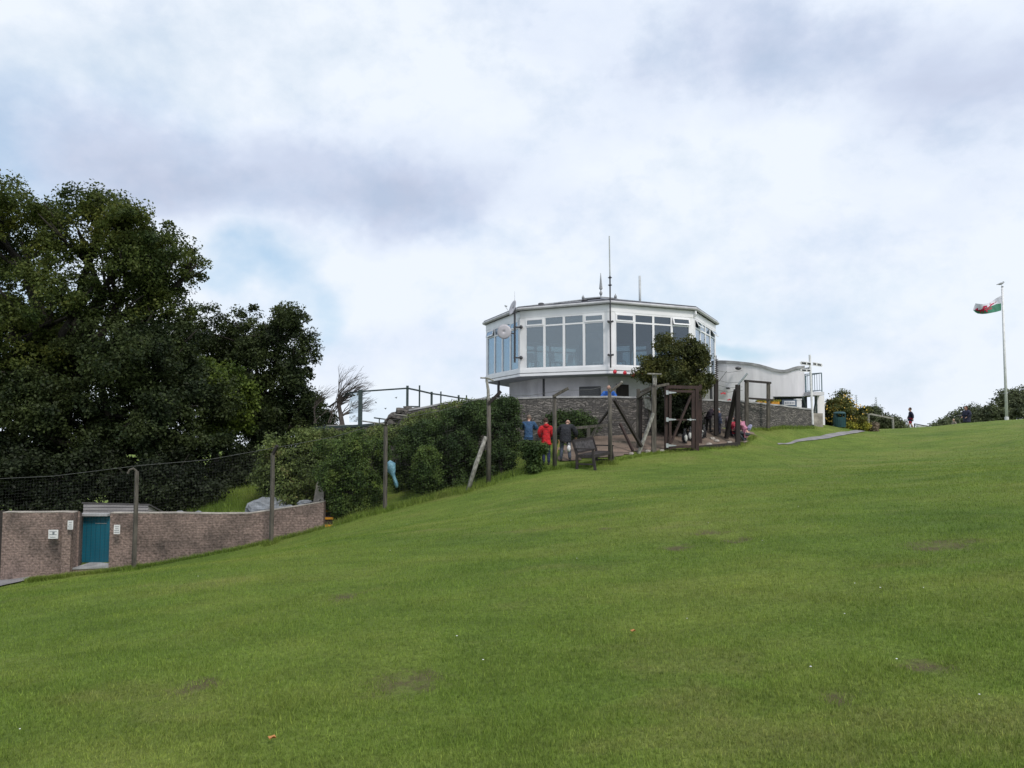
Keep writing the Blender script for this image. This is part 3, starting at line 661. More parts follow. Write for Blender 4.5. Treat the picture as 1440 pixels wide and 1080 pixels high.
# ------------------------------------------------------------------ walls
def ribbon(pts, th, zlo=None):
    """wall along pts [(x,y,zb,zt)], thickness th behind, with UVs in metres"""
    m = MB(); s = 0; n = len(pts); S = [0]
    for i in range(1,n): S.append(S[-1]+math.hypot(pts[i][0]-pts[i-1][0], pts[i][1]-pts[i-1][1]))
    nm = []
    for i in range(n):
        a = pts[max(i-1,0)]; b = pts[min(i+1,n-1)]; v = Vector((b[0]-a[0], b[1]-a[1],0)).normalized(); nm.append(Vector((-v.y, v.x, 0)))
    for i,(x,y,zb,zt) in enumerate(pts):
        q = nm[i]*th
        m.v += [Vector((x,y,zb)),Vector((x,y,zt)),Vector((x+q.x,y+q.y,zt)),Vector((x+q.x,y+q.y,zb))]
    for i in range(n-1):
        a = 4*i; b = a+4; s0,s1 = S[i],S[i+1]; p,q = pts[i],pts[i+1]
        m.f.append((a,b,b+1,a+1)); m.uv.append(((s0,p[2]),(s1,q[2]),(s1,q[3]),(s0,p[3])))
        m.f.append((a+1,b+1,b+2,a+2)); m.uv.append(((s0,0),(s1,0),(s1,th),(s0,th)))
        m.f.append((a+3,a+2,b+2,b+3)); m.uv.append(((s0,p[2]),(s0,p[3]),(s1,q[3]),(s1,q[2])))
    for a, flip in ((0,False),(4*(n-1),True)):
        p = pts[a//4]; f = (a,a+1,a+2,a+3); u = ((0,p[2]),(0,p[3]),(th,p[3]),(th,p[2]))
        if flip: f = f[::-1]; u = u[::-1]
        m.f.append(f); m.uv.append(u)
    return m
def wallpts(data, drop=.4, sub=.6, jag=0.):
    """data (px, depth, ytop) -> dense wall points"""
    P_ = [at(px,yt,d) for px,d,yt in data]; out = []
    for i in range(len(P_)-1):
        k = max(1,int((P_[i+1]-P_[i]).length/sub))
        for j in range(k):
            p = P_[i].lerp(P_[i+1], j/k); out.append(p)
    out.append(P_[-1])
    return [(p.x,p.y,gz(p.x,p.y)-drop,p.z+random.uniform(-jag,jag)) for p in out]
def coping(pts, th, over, h, name, material, parent):
    m = ribbon([(x,y,z,z+h) for x,y,_,z in [(p[0],p[1],0,p[3]) for p in pts]], th+over*2)
    for i in range(0,len(m.v)): pass
    # shift towards the front
    n = len(pts)
    for i in range(n):
        a = pts[max(i-1,0)]; b = pts[min(i+1,n-1)]; v = Vector((b[0]-a[0], b[1]-a[1],0)).normalized(); q = Vector((v.y,-v.x,0))*over
        for k in range(4): m.v[4*i+k] += q
    m.uv = []
    return m.build(name, material, parent)

# brick wall at the left, in two lengths with the teal door between
WL1 = [(4,21.9,721),(60,22.0,721),(88,22.05,720.5),(104,22.1,721)]
WL2 = [(155,22.35,722),(188,22.45,722),(250,22.6,722),(305,22.8,723),(350,23.0,722.5),(381,23.1,718),(420,23.2,712),(455,23.2,706)]
rw = thing('boundary_wall', g(230,790,22.5), 'long low stained pinkish brown wall with a teal door in it', 'wall')
p1 = wallpts(WL1); p2 = wallpts(WL2)
m = ribbon(p1, .3)
o = m.build('wall', M['brick'], rw)
coping(p1, .3, .01, .02, 'coping', M['stone_pale'], rw)
ribbon(p2, .3).build('wall', M['brick'], rw); coping(p2, .3, .01, .02, 'coping', M['stone_pale'], rw)
# shallow pier beside the door
pa = at(91,721,22.0); pb = at(103.5,721,22.04)
m = ribbon([(pa.x,pa.y-.09,gz(pa.x,pa.y)-.4,pa.z-.04),(pb.x,pb.y-.09,gz(pb.x,pb.y)-.4,pb.z-.04)], .088); m.build('pier', M['brick'], rw)
# recess: side return, sill wall, door
a = at(104,721,22.1); bq = at(116,726,23.0); c_r = at(155,724,23.0); e = at(155,722,22.35)
m = ribbon([(a.x,a.y+.3,gz(a.x,a.y)-.4,a.z),(bq.x,bq.y+.06,gz(bq.x,bq.y)-.4,bq.z+.05)], .2); m.build('wall_return', M['brick'], rw)
sz = at(125,797,22.3).z
m = ribbon([(a.x+.003,a.y+.05,gz(a.x,a.y)-.4,sz-.05),(e.x-.003,e.y+.02,gz(e.x,e.y)-.4,sz-.05)], .3); m.build('door_step', M['brick'], rw)
m = MB(); m.hexa([Vector((a.x+.003,a.y+.02,sz-.05)),Vector((e.x-.003,e.y,sz-.05)),Vector((e.x-.003,e.y+.75,sz-.05)),Vector((a.x+.003,a.y+1.0,sz-.05)),
        Vector((a.x+.003,a.y+.02,sz)),Vector((e.x-.003,e.y,sz)),Vector((e.x-.003,e.y+.75,sz)),Vector((a.x+.003,a.y+1.0,sz))]); m.build('sill', M['coping'], rw)
m = MB(); zt = at(135,725,23).z
m.hexa([Vector((bq.x,bq.y,sz+.004)),Vector((c_r.x,c_r.y,sz+.004)),Vector((c_r.x,c_r.y+.05,sz+.004)),Vector((bq.x,bq.y+.05,sz+.004)),Vector((bq.x,bq.y,zt)),Vector((c_r.x,c_r.y,zt)),Vector((c_r.x,c_r.y+.05,zt)),Vector((bq.x,bq.y+.05,zt))])
door = m.build('door', M['teal'], rw)
m = MB(); zb = at(135,736,23).z
m.box(((bq.x*.2+c_r.x*.8)-.1, bq.y-.008, zb),((c_r.x-bq.x)*.4,.012,.02)); m.build('handle', M['galv'], door)
m = MB()
for q in range(1,6):
    xx = bq.x+(c_r.x-bq.x)*q/6; m.box((xx,bq.y-.003,(sz+zt)/2),(.012,.006,zt-sz-.05))
m.build('board_joints', mat('teal_dark',(.004,.075,.12)), door)
m = MB(); m.bar((bq.x-.05,bq.y-.06,zt+.04),(c_r.x+.03,c_r.y-.06,zt+.04),.3,.07); m.build('lintel', M['coping'], rw)
# signs on the wall
for px0,px1,y0,y1,d,lab,rows in ((68,82,745,757.5,21.85,'white landscape notice on the brown wall left of the pier',3),(95,103,732,744.5,21.8,'small white portrait notice on the brown pier beside the teal door',4),(160,169,738,751,22.1,'small white portrait notice right of the teal door',4)):
    r_ = thing('wall_sign', at((px0+px1)/2,y1,d), lab, 'sign', 'white notices on the brown wall')
    A = at(px0,y1,d); B = at(px1,y0,d)
    m = MB(); m.box(((A.x+B.x)/2,d,(A.z+B.z)/2),(B.x-A.x,.02,B.z-A.z)); m.build('sign_panel', M['sign'], r_)
    m = MB(); H = B.z-A.z; Wd = B.x-A.x
    for k in range(rows):
        m.box(((A.x+B.x)/2+random.uniform(-.02,.02)*Wd, d-.013, B.z-H*(.2+.62*k/(rows-1))),(Wd*random.uniform(.5,.78),.006,H*.055))
    if px0 == 68: m.box(((A.x+B.x)/2+.01,d-.0135,B.z-H*.4),(.06,.007,.09))
    m.build('print', mat('print_grey',(.22,.24,.27)), r_)
# dark timber gate at the far left edge and the shed behind
m = MB(); A = at(3,721,22.2)
for k in range(9): m.box((A.x-.1-k*.15, A.y+.15, (A.z+gz(A.x,A.y))/2),(.14,.03,A.z-gz(A.x,A.y)+.1))
tag(m.build('side_gate', M['timber_dark']), 'dark boarded gate at the left end of the brown wall', 'gate')
sr = thing('wooden_shed', g(165,730,26), 'low grey boarded shed roof and wall showing above the brown wall', 'shed')
A = at(118,706,25); B = at(209,708.5,25)
m = MB(); m.hexa([(A.x,25,-4.2),(B.x,25,-4.2),(B.x,27.2,-4.2),(A.x,27.2,-4.2),(A.x,25,A.z-.06),(B.x,25,B.z-.06),(B.x,27.2,B.z-.95),(A.x,27.2,A.z-.95)]); m.build('board_wall', M['board'], sr)
m = MB()
for k in range(8): 
    z = A.z-.1-k*.115; m.box(((A.x+B.x)/2,24.985,z-.03),(B.x-A.x,.02,.085))
m.build('cladding', M['board'], sr)
m = MB(); m.hexa([(A.x-.05,24.96,A.z-.05),(B.x+.05,24.96,B.z-.05),(B.x+.1,27.3,B.z-.93),(A.x-.1,27.3,A.z-.93),(A.x-.05,24.96,A.z),(B.x+.05,24.96,B.z),(B.x+.1,27.3,B.z-.88),(A.x-.1,27.3,A.z-.88)]); m.build('roof', M['felt'], sr)
# boulders
def rock(name, px, py, d, rx, ry, rz, label, material, grp=None, sd=1, n=18):
    random.seed(sd); c = at(px,py,d); m = MB(); m.ball(c,(rx,ry,rz),n,12,.22)
    o = m.build(name, material, smooth=False, weld=True); tag(o, label, 'rock', grp); return o
rock('boulder',376,718,24.6,.72,.6,.45,'large bluish grey boulder behind the brown wall and the concrete post',M['rock'],sd=3)
rock('rock',407,714,24.2,.16,.15,.10,'small pale rock on the wall top right of the boulder',M['rock'],'small rocks behind the brown wall',4,10)
rock('rock',429,708,24.2,.28,.2,.12,'flat pale rock at the high end of the brown wall',M['rock'],'small rocks behind the brown wall',5,10)
rock('rock',253,722,24,.16,.14,.09,'small pale rock nearest the shed, left of two on the wall',M['rock'],'small rocks behind the brown wall',6,10)
rock('rock',279,722,24,.13,.12,.09,'small pale rock right of two left of the grass bank',M['rock'],'small rocks behind the brown wall',7,10)
random.seed(9)
m = MB(); d = 23.9; pts = [(440,708),(455,705),(456,672),(450,671),(445,680)]
f = [at(x,y,d) for x,y in pts]; bk = [p+Vector((0,.35,0)) for p in f]; n = 5
m.add(f+bk, [tuple(range(n))[::-1], tuple(range(n,2*n))]+[(i,(i+1)%n,(i+1)%n+n,i+n) for i in range(n)])
tag(m.build('stone_fin', M['stone_pale']), 'pale curved stone buttress at the end of the brown wall', 'buttress')
# steps with yellow nosings
st = thing('garden_steps', g(466,744,23.2), 'stone steps with yellow painted edges between wall and hedge', 'steps')
for k,(px,y0,y1,w_) in enumerate(((466,737.5,744,17),(463,727,733,12),(461,717,722,9))):
    dd = 23.1+.35*k; A = at(px-w_/2,y0,dd); B = at(px+w_/2,y0,dd)
    m = MB(); m.hexa([(A.x,dd,A.z-.5),(B.x,dd,A.z-.5),(B.x,dd+.5,A.z-.5),(A.x,dd+.5,A.z-.5),(A.x,dd,A.z),(B.x,dd,A.z),(B.x,dd+.5,A.z),(A.x,dd+.5,A.z)]); tr = m.build('tread', M['timber_red'], st)
    m = MB(); m.box(((A.x+B.x)/2,dd-.012,A.z-.04),(B.x-A.x,.05,.07)); m.build('nosing', M['yellow'], tr)

# stone terrace wall
SW = [(455,31.2,602),(500,30.6,599.5),(548,30.1,596),(553,30,588),(560,29.9,581),(575,29.7,578),(620,29.5,569),(680,29.3,562),(760,29.1,560),(860,29.1,559),(940,29.7,561),(1010,30.6,564),(1055,31.9,566.5),(1100,33.4,571.5),(1143,35.1,577)]
wp = wallpts(SW, .8, .5, .012)
sw = thing('stone_wall', g(860,610,29.1), 'long rubble stone wall holding up the cafe terrace', 'wall')
ribbon(wp, .4).build('wall', M['rubble'], sw)
coping(wp[9:], .4, .03, .07, 'coping', M['coping'], sw)
m = MB(); q = at(1147,582,35.6); m.box((q.x,q.y,(q.z+gz(q.x,q.y))/2-.1),(.5,.5,q.z-gz(q.x,q.y)+.25)); m.build('end_pier', M['stone_pale'], sw)
# terrace slab
TP = [(x,y+.42) for x,y,_,_ in wp]
TP = TP+[(TP[-1][0]+.2,48),(TP[0][0]-.2,48),(TP[0][0]-.1,34)]
m = MB(); m.ngon(TP, -3.2, .08); o = m.build('terrace', M['terrace']); tag(o, kind='structure')
# rocky end block on the wall
m = MB()
for px,py,r_ in ((556,586,.3),(563,579,.25),(572,577,.25),(586,577,.2),(548,594,.25)):
    m.ball(at(px,py,30.0),(r_,.3,r_*.7),7,5,.7)
m.build('loose_stones', mat('dark_rock',(.12,.11,.1),.95,(.05,.048,.045),5,bump=1,bscale=10), sw)

# ------------------------------------------------------------------ octagonal cafe
def H(py, d=32., px=858): return at(px,py,d).z
V0 = at(858,480,32.); V1L = at(732,480,34.0); V2L = at(684,480,38.6); V1R = at(976,480,33.9); V2R = at(1006,480,38.6)
cx, cy = (V2L.x+V2R.x)/2, 39.2
def mir(v): return Vector((v.x, 2*cy-v.y, 0))
OCT = [Vector((v.x,v.y,0)) for v in (V2L,V1L,V0,V1R,V2R)]+[mir(V1R),mir(V0),mir(V1L)]
C0 = Vector((cx,cy,0))
def octo(s, off=0.):
    out = []
    for i,v in enumerate(OCT):
        a = (v-C0); out.append(C0+a*s+a.normalized()*off)
    return out
zG0 = H(423.5); zFas = H(427); zHead = H(439.5); zTr = H(450.5); zSill = H(512.5); zF1 = H(518.5); zF2 = H(526)
TZ = .08
cafe = thing('octagonal_cafe', (cx,cy,TZ), 'white octagonal cafe with glazed upper storey on the terrace', 'building')
def ring(mb, s_in, s_out, o_in, o_out, z0, z1):
    a = octo(s_in,o_in); b = octo(s_out,o_out)
    for i in range(8):
        j = (i+1)%8
        mb.hexa([Vector((*p[:2],z0)) for p in (b[i],b[j],a[j],a[i])]+[Vector((*p[:2],z1)) for p in (b[i],b[j],a[j],a[i])])
    return mb
def poly(v, z): return [(p.x,p.y,z) for p in v]
# lower storey
low = octo(.80)
m = MB(); ring(m,.80,.80,-.25,0,TZ,zF2+.02)
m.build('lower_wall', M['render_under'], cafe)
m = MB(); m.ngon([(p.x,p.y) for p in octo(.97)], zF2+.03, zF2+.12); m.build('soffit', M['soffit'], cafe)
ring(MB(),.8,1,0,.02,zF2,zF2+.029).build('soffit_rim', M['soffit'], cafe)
ring(MB(),1,1,-.4,.055,zF2+.032,H(521.5)).build('lower_fascia', M['white'], cafe)
ring(MB(),1,1,-.4,.02,H(521.5)+.002,H(520.2)).build('drip_band', M['coping'], cafe)
ring(MB(),1,1,-.4,.05,H(520.2)+.002,H(514.6)).build('sill_band', M['white'], cafe)
m = MB(); m.ngon([(p.x,p.y) for p in octo(.95)], zSill-.25, zSill-.1); m.build('floor', M['interior'], cafe)
m = MB(); m.ngon([(p.x,p.y) for p in octo(.95)], zHead+.12, zHead+.2); m.build('ceiling', M['ceiling'], cafe)
m = MB(); m.ngon([(C0.x+1.0*math.cos(a*math.pi/4),C0.y+1.5+1.0*math.sin(a*math.pi/4)) for a in range(8)], zSill-.1, zHead+.12); m.build('core_wall', M['ceiling'], cafe)
ring(MB(),1,1,-.2,.03,zHead+.05,zFas-.02).build('upper_fascia', M['white'], cafe)
# gutter
m = MB(); o8 = octo(1,.16)
for i in range(8):
    a = o8[i]; b_ = o8[(i+1)%8]; m.tube([Vector((*a[:2],zG0-.06)),Vector((*b_[:2],zG0-.06))],.075,10)
m.build('gutter', M['gutter'], cafe)
# roof: shallow octagonal pyramid with a lead cap
m = MB(); base8 = octo(1,.13); zE = zG0+.0; top8 = octo(.16); zR = at(847,424.5,39).z
for i in range(8):
    j = (i+1)%8
    m.add([Vector((*base8[i][:2],zE)),Vector((*base8[j][:2],zE)),Vector((*top8[j][:2],zR)),Vector((*top8[i][:2],zR))],[(0,1,2,3)])
m.add([(p.x,p.y,zE) for p in base8],[tuple(range(8))[::-1]]); m.add([(p.x,p.y,zR) for p in top8],[tuple(range(8))])
roof = m.build('roof', M['slate'], cafe)
ring(MB(),1,1,-.1,.15,zG0+.004,zG0+.07).build('roof_edge', M['slate'], roof)
m = MB()
for i in range(8):
    m.tube([Vector((*base8[i][:2],zE+.03)),Vector((*top8[i][:2],zR+.03))],.05,6)
m.build('hip_tiles', M['lead'], roof)
m = MB(); m.ngon([(p.x,p.y) for p in octo(.2)], zR+.003, zR+.07); m.ngon([(p.x,p.y) for p in octo(.1)], zR+.07, zR+.13); m.build('roof_cap', M['lead'], roof)
# pale roof light strips on the front left slope
m = MB()
for t0,t1 in ((.06,.30),(.42,.66)):
    a = OCT[1].lerp(OCT[2],t0); b_ = OCT[1].lerp(OCT[2],t1)
    def rp(p,k): q = p.lerp(C0,k); return Vector((q.x,q.y,zE+(zR-zE)*k/.84+.02))
    m.hexa([rp(a,.05),rp(b_,.05),rp(b_,.12),rp(a,.12)]+[v+Vector((0,0,.06)) for v in (rp(a,.05),rp(b_,.05),rp(b_,.12),rp(a,.12))])
m.build('roof_light', M['sign'], roof)
# facets
def fp(A, B, t, o, z):
    d = (B-A); L_ = d.length; d = d/L_; n = Vector((d.y,-d.x,0))
    p = A+d*t+n*o; return Vector((p.x,p.y,z))
def fbx(m, A, B, t0,t1,o0,o1,z0,z1):
    return m.hexa([fp(A,B,t0,o1,z0),fp(A,B,t1,o1,z0),fp(A,B,t1,o0,z0),fp(A,B,t0,o0,z0),fp(A,B,t0,o1,z1),fp(A,B,t1,o1,z1),fp(A,B,t1,o0,z1),fp(A,B,t0,o0,z1)])
GM = [M['glass_sky_reflect'],M['glass_front'],M['glass_dim_reflect'],M['glass_sky_reflect'],M['glass_front'],M['glass_front'],M['glass_front'],M['glass_front']]  # one glass, reflectance and tint varied by facet to imitate its reflections
OPEN = {(2,3):14,(3,0):26,(3,3):30,(0,0):12}
for k in range(8):
    A, B = OCT[k], OCT[(k+1)%8]; L_ = (B-A).length; e = .26 if k in (1,2) else .2
    m = MB(); fbx(m,A,B,-.02,e,-.12,.01,zSill-.1,zHead+.05); m.build('corner_post', M['white'], cafe); m = MB(); fbx(m,A,B,L_-e,L_+.02,-.12,.01,zSill-.1,zHead+.05); m.build('corner_post', M['white'], cafe)
    w = (L_-2*e)/4
    for c in range(4):
        t0 = e+c*w; t1 = t0+w; f = .055
        m = MB()
        fbx(m,A,B,t0+.002,t0+f,-.07,.02,zSill-.1,zHead+.05); fbx(m,A,B,t1-f,t1-.002,-.07,.02,zSill-.1,zHead+.05)
        fbx(m,A,B,t0+f,t1-f,-.07,.018,zSill-.1,zSill); fbx(m,A,B,t0+f,t1-f,-.07,.018,zHead-.03,zHead+.05); fbx(m,A,B,t0+f,t1-f,-.07,.018,zTr-.07,zTr)
        wn = m.build('window', M['white'], cafe)
        m = MB(); fbx(m,A,B,t0+f,t1-f,-.03,-.018,zSill,zTr-.07); m.build('pane', GM[k], wn)
        casement = (c in (0,3))
        ang = R(OPEN.get((k,c),0))
        def tp(t,o,z):
            zz = zHead-.03; dz = zz-z
            return fp(A,B,t, o*math.cos(ang)+dz*math.sin(ang)+(.02 if ang else 0), zz-dz*math.cos(ang)+o*math.sin(ang))
        def tb(m,t0_,t1_,o0,o1,z0,z1): m.hexa([tp(t0_,o1,z0),tp(t1_,o1,z0),tp(t1_,o0,z0),tp(t0_,o0,z0),tp(t0_,o1,z1),tp(t1_,o1,z1),tp(t1_,o0,z1),tp(t0_,o0,z1)])
        ff = .065 if casement else .012
        if casement:
            m = MB(); a0,a1 = t0+f-.02,t1-f+.02
            tb(m,a0,a0+ff,.021,.045,zTr-.01,zHead-.03); tb(m,a1-ff,a1,.021,.045,zTr-.01,zHead-.03)
            tb(m,a0+ff,a1-ff,.021,.045,zTr-.01,zTr+ff-.01); tb(m,a0+ff,a1-ff,.021,.045,zHead-.03-ff,zHead-.03)
            m.build('top_light', M['white'], wn)
            m = MB(); tb(m,a0+ff,a1-ff,.026,.034,zTr+ff-.01,zHead-.03-ff); m.build('top_pane', GM[k], wn)
        else:
            m = MB(); tb(m,t0+f,t1-f,-.03,-.018,zTr,zHead-.03); m.build('top_pane', GM[k], wn)
# lower windows, doors and posts under the overhang
lo = octo(.80)
def lowbox(mb,k,t0,t1,o0,o1,z0,z1):
    A,B = lo[k],lo[(k+1)%8]; L_ = (B-A).length; return fbx(mb,A,B,t0*L_,t1*L_,o0,o1,z0,z1)
wz0, wz1 = .75, at(820,543,33.5).z
lw = lowbox(MB(),1,.60,.90,.002,.03,wz0,wz1).build('lower_window', M['dark_metal'], cafe)
lowbox(MB(),1,.615,.885,.031,.038,wz0+.06,wz1-.06).build('pane', mat('dark_pane',(.03,.033,.04),.15), lw)
lowbox(MB(),1,.07,.095,.002,.05,TZ,zF2-.02).build('down_pipe', M['dark_metal'], cafe)
lowbox(MB(),2,.12,.3,.002,.04,TZ,2.0).build('side_door', M['timber_dark'], cafe)
for px,py,d in ((701,548,37.0),(1000,548,37)):
    q = at(px,py,d); m = MB(); m.tube([(q.x,q.y,TZ),(q.x,q.y,zF2)],.07,8); m.build('support_post', M['dark_metal'], cafe)
m = MB(); a = OCT[3]; q = a+(a-C0).normalized()*.1; m.tube([(q.x,q.y,zG0-.1),(q.x+.02,q.y-.03,zG0-.3),(q.x-.02,q.y+.04,zG0-.42)],.05,8); m.build('gutter_outlet', M['white'], cafe)
# spear finial and ball ornaments
q = at(845,418,39); zt = q.z
m = MB(); m.lathe((q.x,q.y,zt-.25),[(.05,0),(.04,.2),(.025,.32),(.08,.42),(.09,.5),(.045,.58),(.025,.66),(.1,.72),(.09,.78),(.055,1.1),(.03,1.4),(.008,1.62)],12)
m.build('finial', M['lead'], roof)
for px,py,d in ((820,417.5,37.5),(865.5,416,37)):
    q = at(px,py,d); m = MB(); m.lathe((q.x,q.y,q.z-.3),[(.035,0),(.035,.16),(.07,.2),(.08,.26),(.06,.32),(.02,.36),(.008,.42)],10); m.build('ball_finial', M['lead'], roof)
for px,py,d in ((761,427.5,34.5),(822,422.5,33.5)):
    q = at(px,py,d); m = MB(); m.ball(q,(.16,.12,.07),10,6); m.build('roof_vent', M['dark_metal'], roof)

# mast on the corner
q = OCT[2]+(OCT[2]-C0).normalized()*.2
zz = lambda py: at(858,py,31.8).z
am = thing('antenna_mast', (q.x,q.y,zz(518)), 'tall thin antenna mast clamped to the front corner of the cafe', 'antenna')
m = MB(); m.tube([(q.x,q.y,zz(517)),(q.x,q.y,zz(388))],.035,8); m.build('pole', M['dark_metal'], am)
m = MB(); m.tube([(q.x,q.y,zz(388)),(q.x-.015,q.y,zz(332))],[.034,.028],8); m.build('aerial', M['pale_pole'], am)
for py in (390.5,401): 
    m = MB(); m.lathe((q.x,q.y,zz(py)-.03),[(.05,0),(.1,.03),(.05,.07)],10); m.build('insulator', M['dark_metal'], am)
for py in (452,499):
    m = MB(); m.box((q.x,q.y+.08,zz(py)),(.22,.2,.06)); m.ball((q.x-.1,q.y-.02,zz(py)),.05,8,6); m.ball((q.x+.1,q.y-.02,zz(py)),.05,8,6); m.build('clamp', M['dark_metal'], am)
q = at(900,425,41.5)
m = MB(); m.tube([(q.x,q.y,q.z-.6),(q.x,q.y,at(900,388,41.5).z)],.07,10); tag(m.build('flue_pole', M['pale_pole'], smooth=True), 'plain pale grey pole standing up behind the cafe roof', 'pole')
# satellite dishes on a pole at the left corner
q = OCT[1]+Vector((-.28,-.22,0)); z1 = lambda py: at(725,py,33.8).z
dp = thing('dish_pole', (q.x,q.y,z1(508)), 'dark bracketed pole on the left corner of the cafe', 'pole')
m = MB(); m.tube([(q.x,q.y,z1(510)),(q.x,q.y,z1(432))],.05,8); m.build('pole', M['dark_metal'], dp)
for py in (460,503): m = MB(); m.bar((q.x-.05,q.y,z1(py)),(q.x+.36,q.y+.15,z1(py)),.08,.07); m.ball((q.x+.3,q.y+.0,z1(py)),.09,8,6); m.build('bracket', M['dark_metal'], dp)
m = MB(); m.tube([(q.x,q.y,z1(424)),(q.x,q.y,z1(410))],[.012,.006],5); m.build('whip_aerial', M['galv'], dp)
def dish(c, r, nrm, label):
    nrm = Vector(nrm).normalized(); rot = nrm.to_track_quat('Z','Y').to_matrix()
    root = thing('satellite_dish', c, label, 'satellite dish', 'satellite dishes on the cafe corner')
    m = MB(); n = 24
    rings = [(0,-.12),(.45,-.1),(.8,-.045),(1,0)]
    prof = [(max(r*a,.002), r*b) for a,b in rings]
    vs = []; 
    for rr_,z in prof+[(p[0],p[1]-.015) for p in prof[::-1]]:
        for k in range(n): a = 2*math.pi*k/n; vs.append(Vector(c)+rot@Vector((math.cos(a)*rr_,math.sin(a)*rr_,z)))
    fs = []; N_ = len(prof)*2
    for i in range(N_):
        for k in range(n): a = (i%N_)*n+k; b_ = (i%N_)*n+(k+1)%n; j = ((i+1)%N_)*n; fs.append((a,b_,j+(k+1)%n,j+k))
    m.add(vs,fs); m.build('reflector', M['dish'], root, smooth=True)
    m = MB(); f = Vector(c)+nrm*r*1.1+Vector((0,0,-.1*r)); m.tube([Vector(c)+rot@Vector((0,-r*.9,0)), f],.012,5); m.tube([f, f-nrm*.12],.035,8); m.build('feed_arm', M['galv'], root)
    m = MB(); m.tube([Vector(c)-nrm*.1*r, Vector((q.x,q.y,c[2]-.05))],.03,6); m.build('mount', M['dark_metal'], root)
c = at(709,466.5,33.4); dish(c,.345,(.25,1,.1),'round grey satellite dish facing the lawn, lower of the two')
c = at(720.5,432.5,33.6); dish(c,.37,(-1,-.42,.3),'satellite dish seen nearly edge on above the roof edge, upper of the two')
# string of red bunting
bt = thing('bunting', at(865,522,31.6), 'short string of red lanterns hanging under the cafe floor edge', 'bunting')
bp_ = [(864,522),(878,523.5),(890,526.5),(902,527),(914,529)]
m = MB(); m.tube([at(x,y-2,31.6) for x,y in bp_],.008,4); m.build('string', M['wire'], bt)
for x,y in bp_:
    c = at(x+.7,y+1,31.6); m = MB(); m.ball(c,(.09,.07,.085),8,6); m.tube([c+Vector((0,0,.07)),c+Vector((0,0,.12))],.02,5); m.build('lantern', M['red'], bt)
# furniture on the glazed floor: white chairs
def chair_proto():
    root = thing('cafe_chair', (0,0,0), '', 'chair', 'white chairs inside the glazed cafe')
    m = MB(); m.box((0,0,.45),(.42,.42,.04)); m.build('seat', M['chair_white'], root)
    m = MB(); m.hexa([(-.2,.19,.5),(.2,.19,.5),(.2,.22,.5),(-.2,.22,.5),(-.23,.27,.9),(.23,.27,.9),(.23,.3,.9),(-.23,.3,.9)]); m.build('backrest', M['chair_white'], root)
    for a,b_ in ((-1,-1),(1,-1),(-1,1),(1,1)):
        m = MB(); m.tube([(a*.18,b_*.18,.43),(a*.24,b_*.24,0)],.022,6); m.build('leg', M['chair_white'], root)
    return root
def copy_tree(o, parent=None):
    c = o.copy(); col.objects.link(c); c.parent = parent
    for ch in list(o.children): copy_tree(ch, c)
    return c
cp0 = chair_proto(); zf = zSill-.1
CH = [(750,34.6,.5,'white chair behind the leftmost pane of the front left windows'),(781,34.9,2.2,'white chair with splayed legs behind the second pane from the left'),
      (797,35.6,4,'white chair behind the mullion between the second and third panes'),(816,34.4,1.2,'white chair behind the third pane from the left'),(842,34.8,5.2,'white chair behind the fourth pane, left of the mast'),
      (872,34.2,.2,'white chair behind the first pane right of the mast')]
for i,(px,d,a,lab) in enumerate(CH):
    o = cp0 if i == 0 else copy_tree(cp0)
    p = at(px,500,d); o.location = (p.x,p.y,zf); o.rotation_euler = (0,0,a); o['label'] = lab; o.scale = (1,1,1)
# ------------------------------------------------------------------ curved annex and balcony
ax = thing('curved_annex', (at(1060,560,38).x,38,TZ), 'low white annex with a curved parapet right of the cafe', 'building')
AN = [(985,40.2,507),(1010,39.4,507.3),(1022,39.0,507.6),(1034,38.7,508.4),(1046,38.4,509.6),(1058,38.1,511),(1068,37.9,513),(1077,37.7,515.6),(1086,37.5,518.4),(1094,37.35,520.2),(1102,37.2,520.8),(1108,37.1,519.4),(1114,37.0,517.2),(1121,36.9,515.4),(1131,36.8,514.8)]
ap = []
for px,d,y in AN: p = at(px,y,d); ap.append((p.x,p.y,at(px,557.5,d).z,p.z))
ribbon(ap,.3).build('upper_wall', M['render'], ax)
cpn = [(x,y,zt,zt) for x,y,_,zt in ap]
m = ribbon([(x,y,zt-.13,zt+.02) for x,y,_,zt in ap],.42)
for i in range(len(ap)):
    for k in range(4): m.v[4*i+k] += Vector((0,-.07,0))
m.uv = []; m.build('parapet_coping', M['coping'], ax)
lowp = [(x,y,TZ,z0) for x,y,z0,_ in ap[:9]]; ribbon([(x,y,a,b_-.003) for x,y,a,b_ in lowp],.28).build('lower_wall', M['render'], ax)
p = at(1131,557,36.8)
m = MB(); m.hexa([Vector(v) for v in ((p.x-.003,36.803,p.z+.003),(p.x-.003,42,p.z+.003),(p.x-.3,42,p.z+.003),(p.x-.3,37.2,p.z+.003),(p.x-.003,36.803,ap[-1][3]-.14),(p.x-.003,42,ap[-1][3]-.14),(p.x-.3,42,ap[-1][3]-.14),(p.x-.3,37.2,ap[-1][3]-.14))]); m.build('end_wall', M['render'], ax)
a9 = ap[8]
m = MB(); m.hexa([(a9[0],a9[1]+.9,TZ),(p.x+.6,37.9,TZ),(p.x+.6,38.1,TZ),(a9[0],a9[1]+1.1,TZ),(a9[0],a9[1]+.9,p.z),(p.x+.6,37.9,p.z),(p.x+.6,38.1,p.z),(a9[0],a9[1]+1.1,p.z)]); m.build('recess_wall', mat('dark_slate_blue',(.075,.085,.12),.7), ax)  # wall at the back of the recess, one even dark slate blue
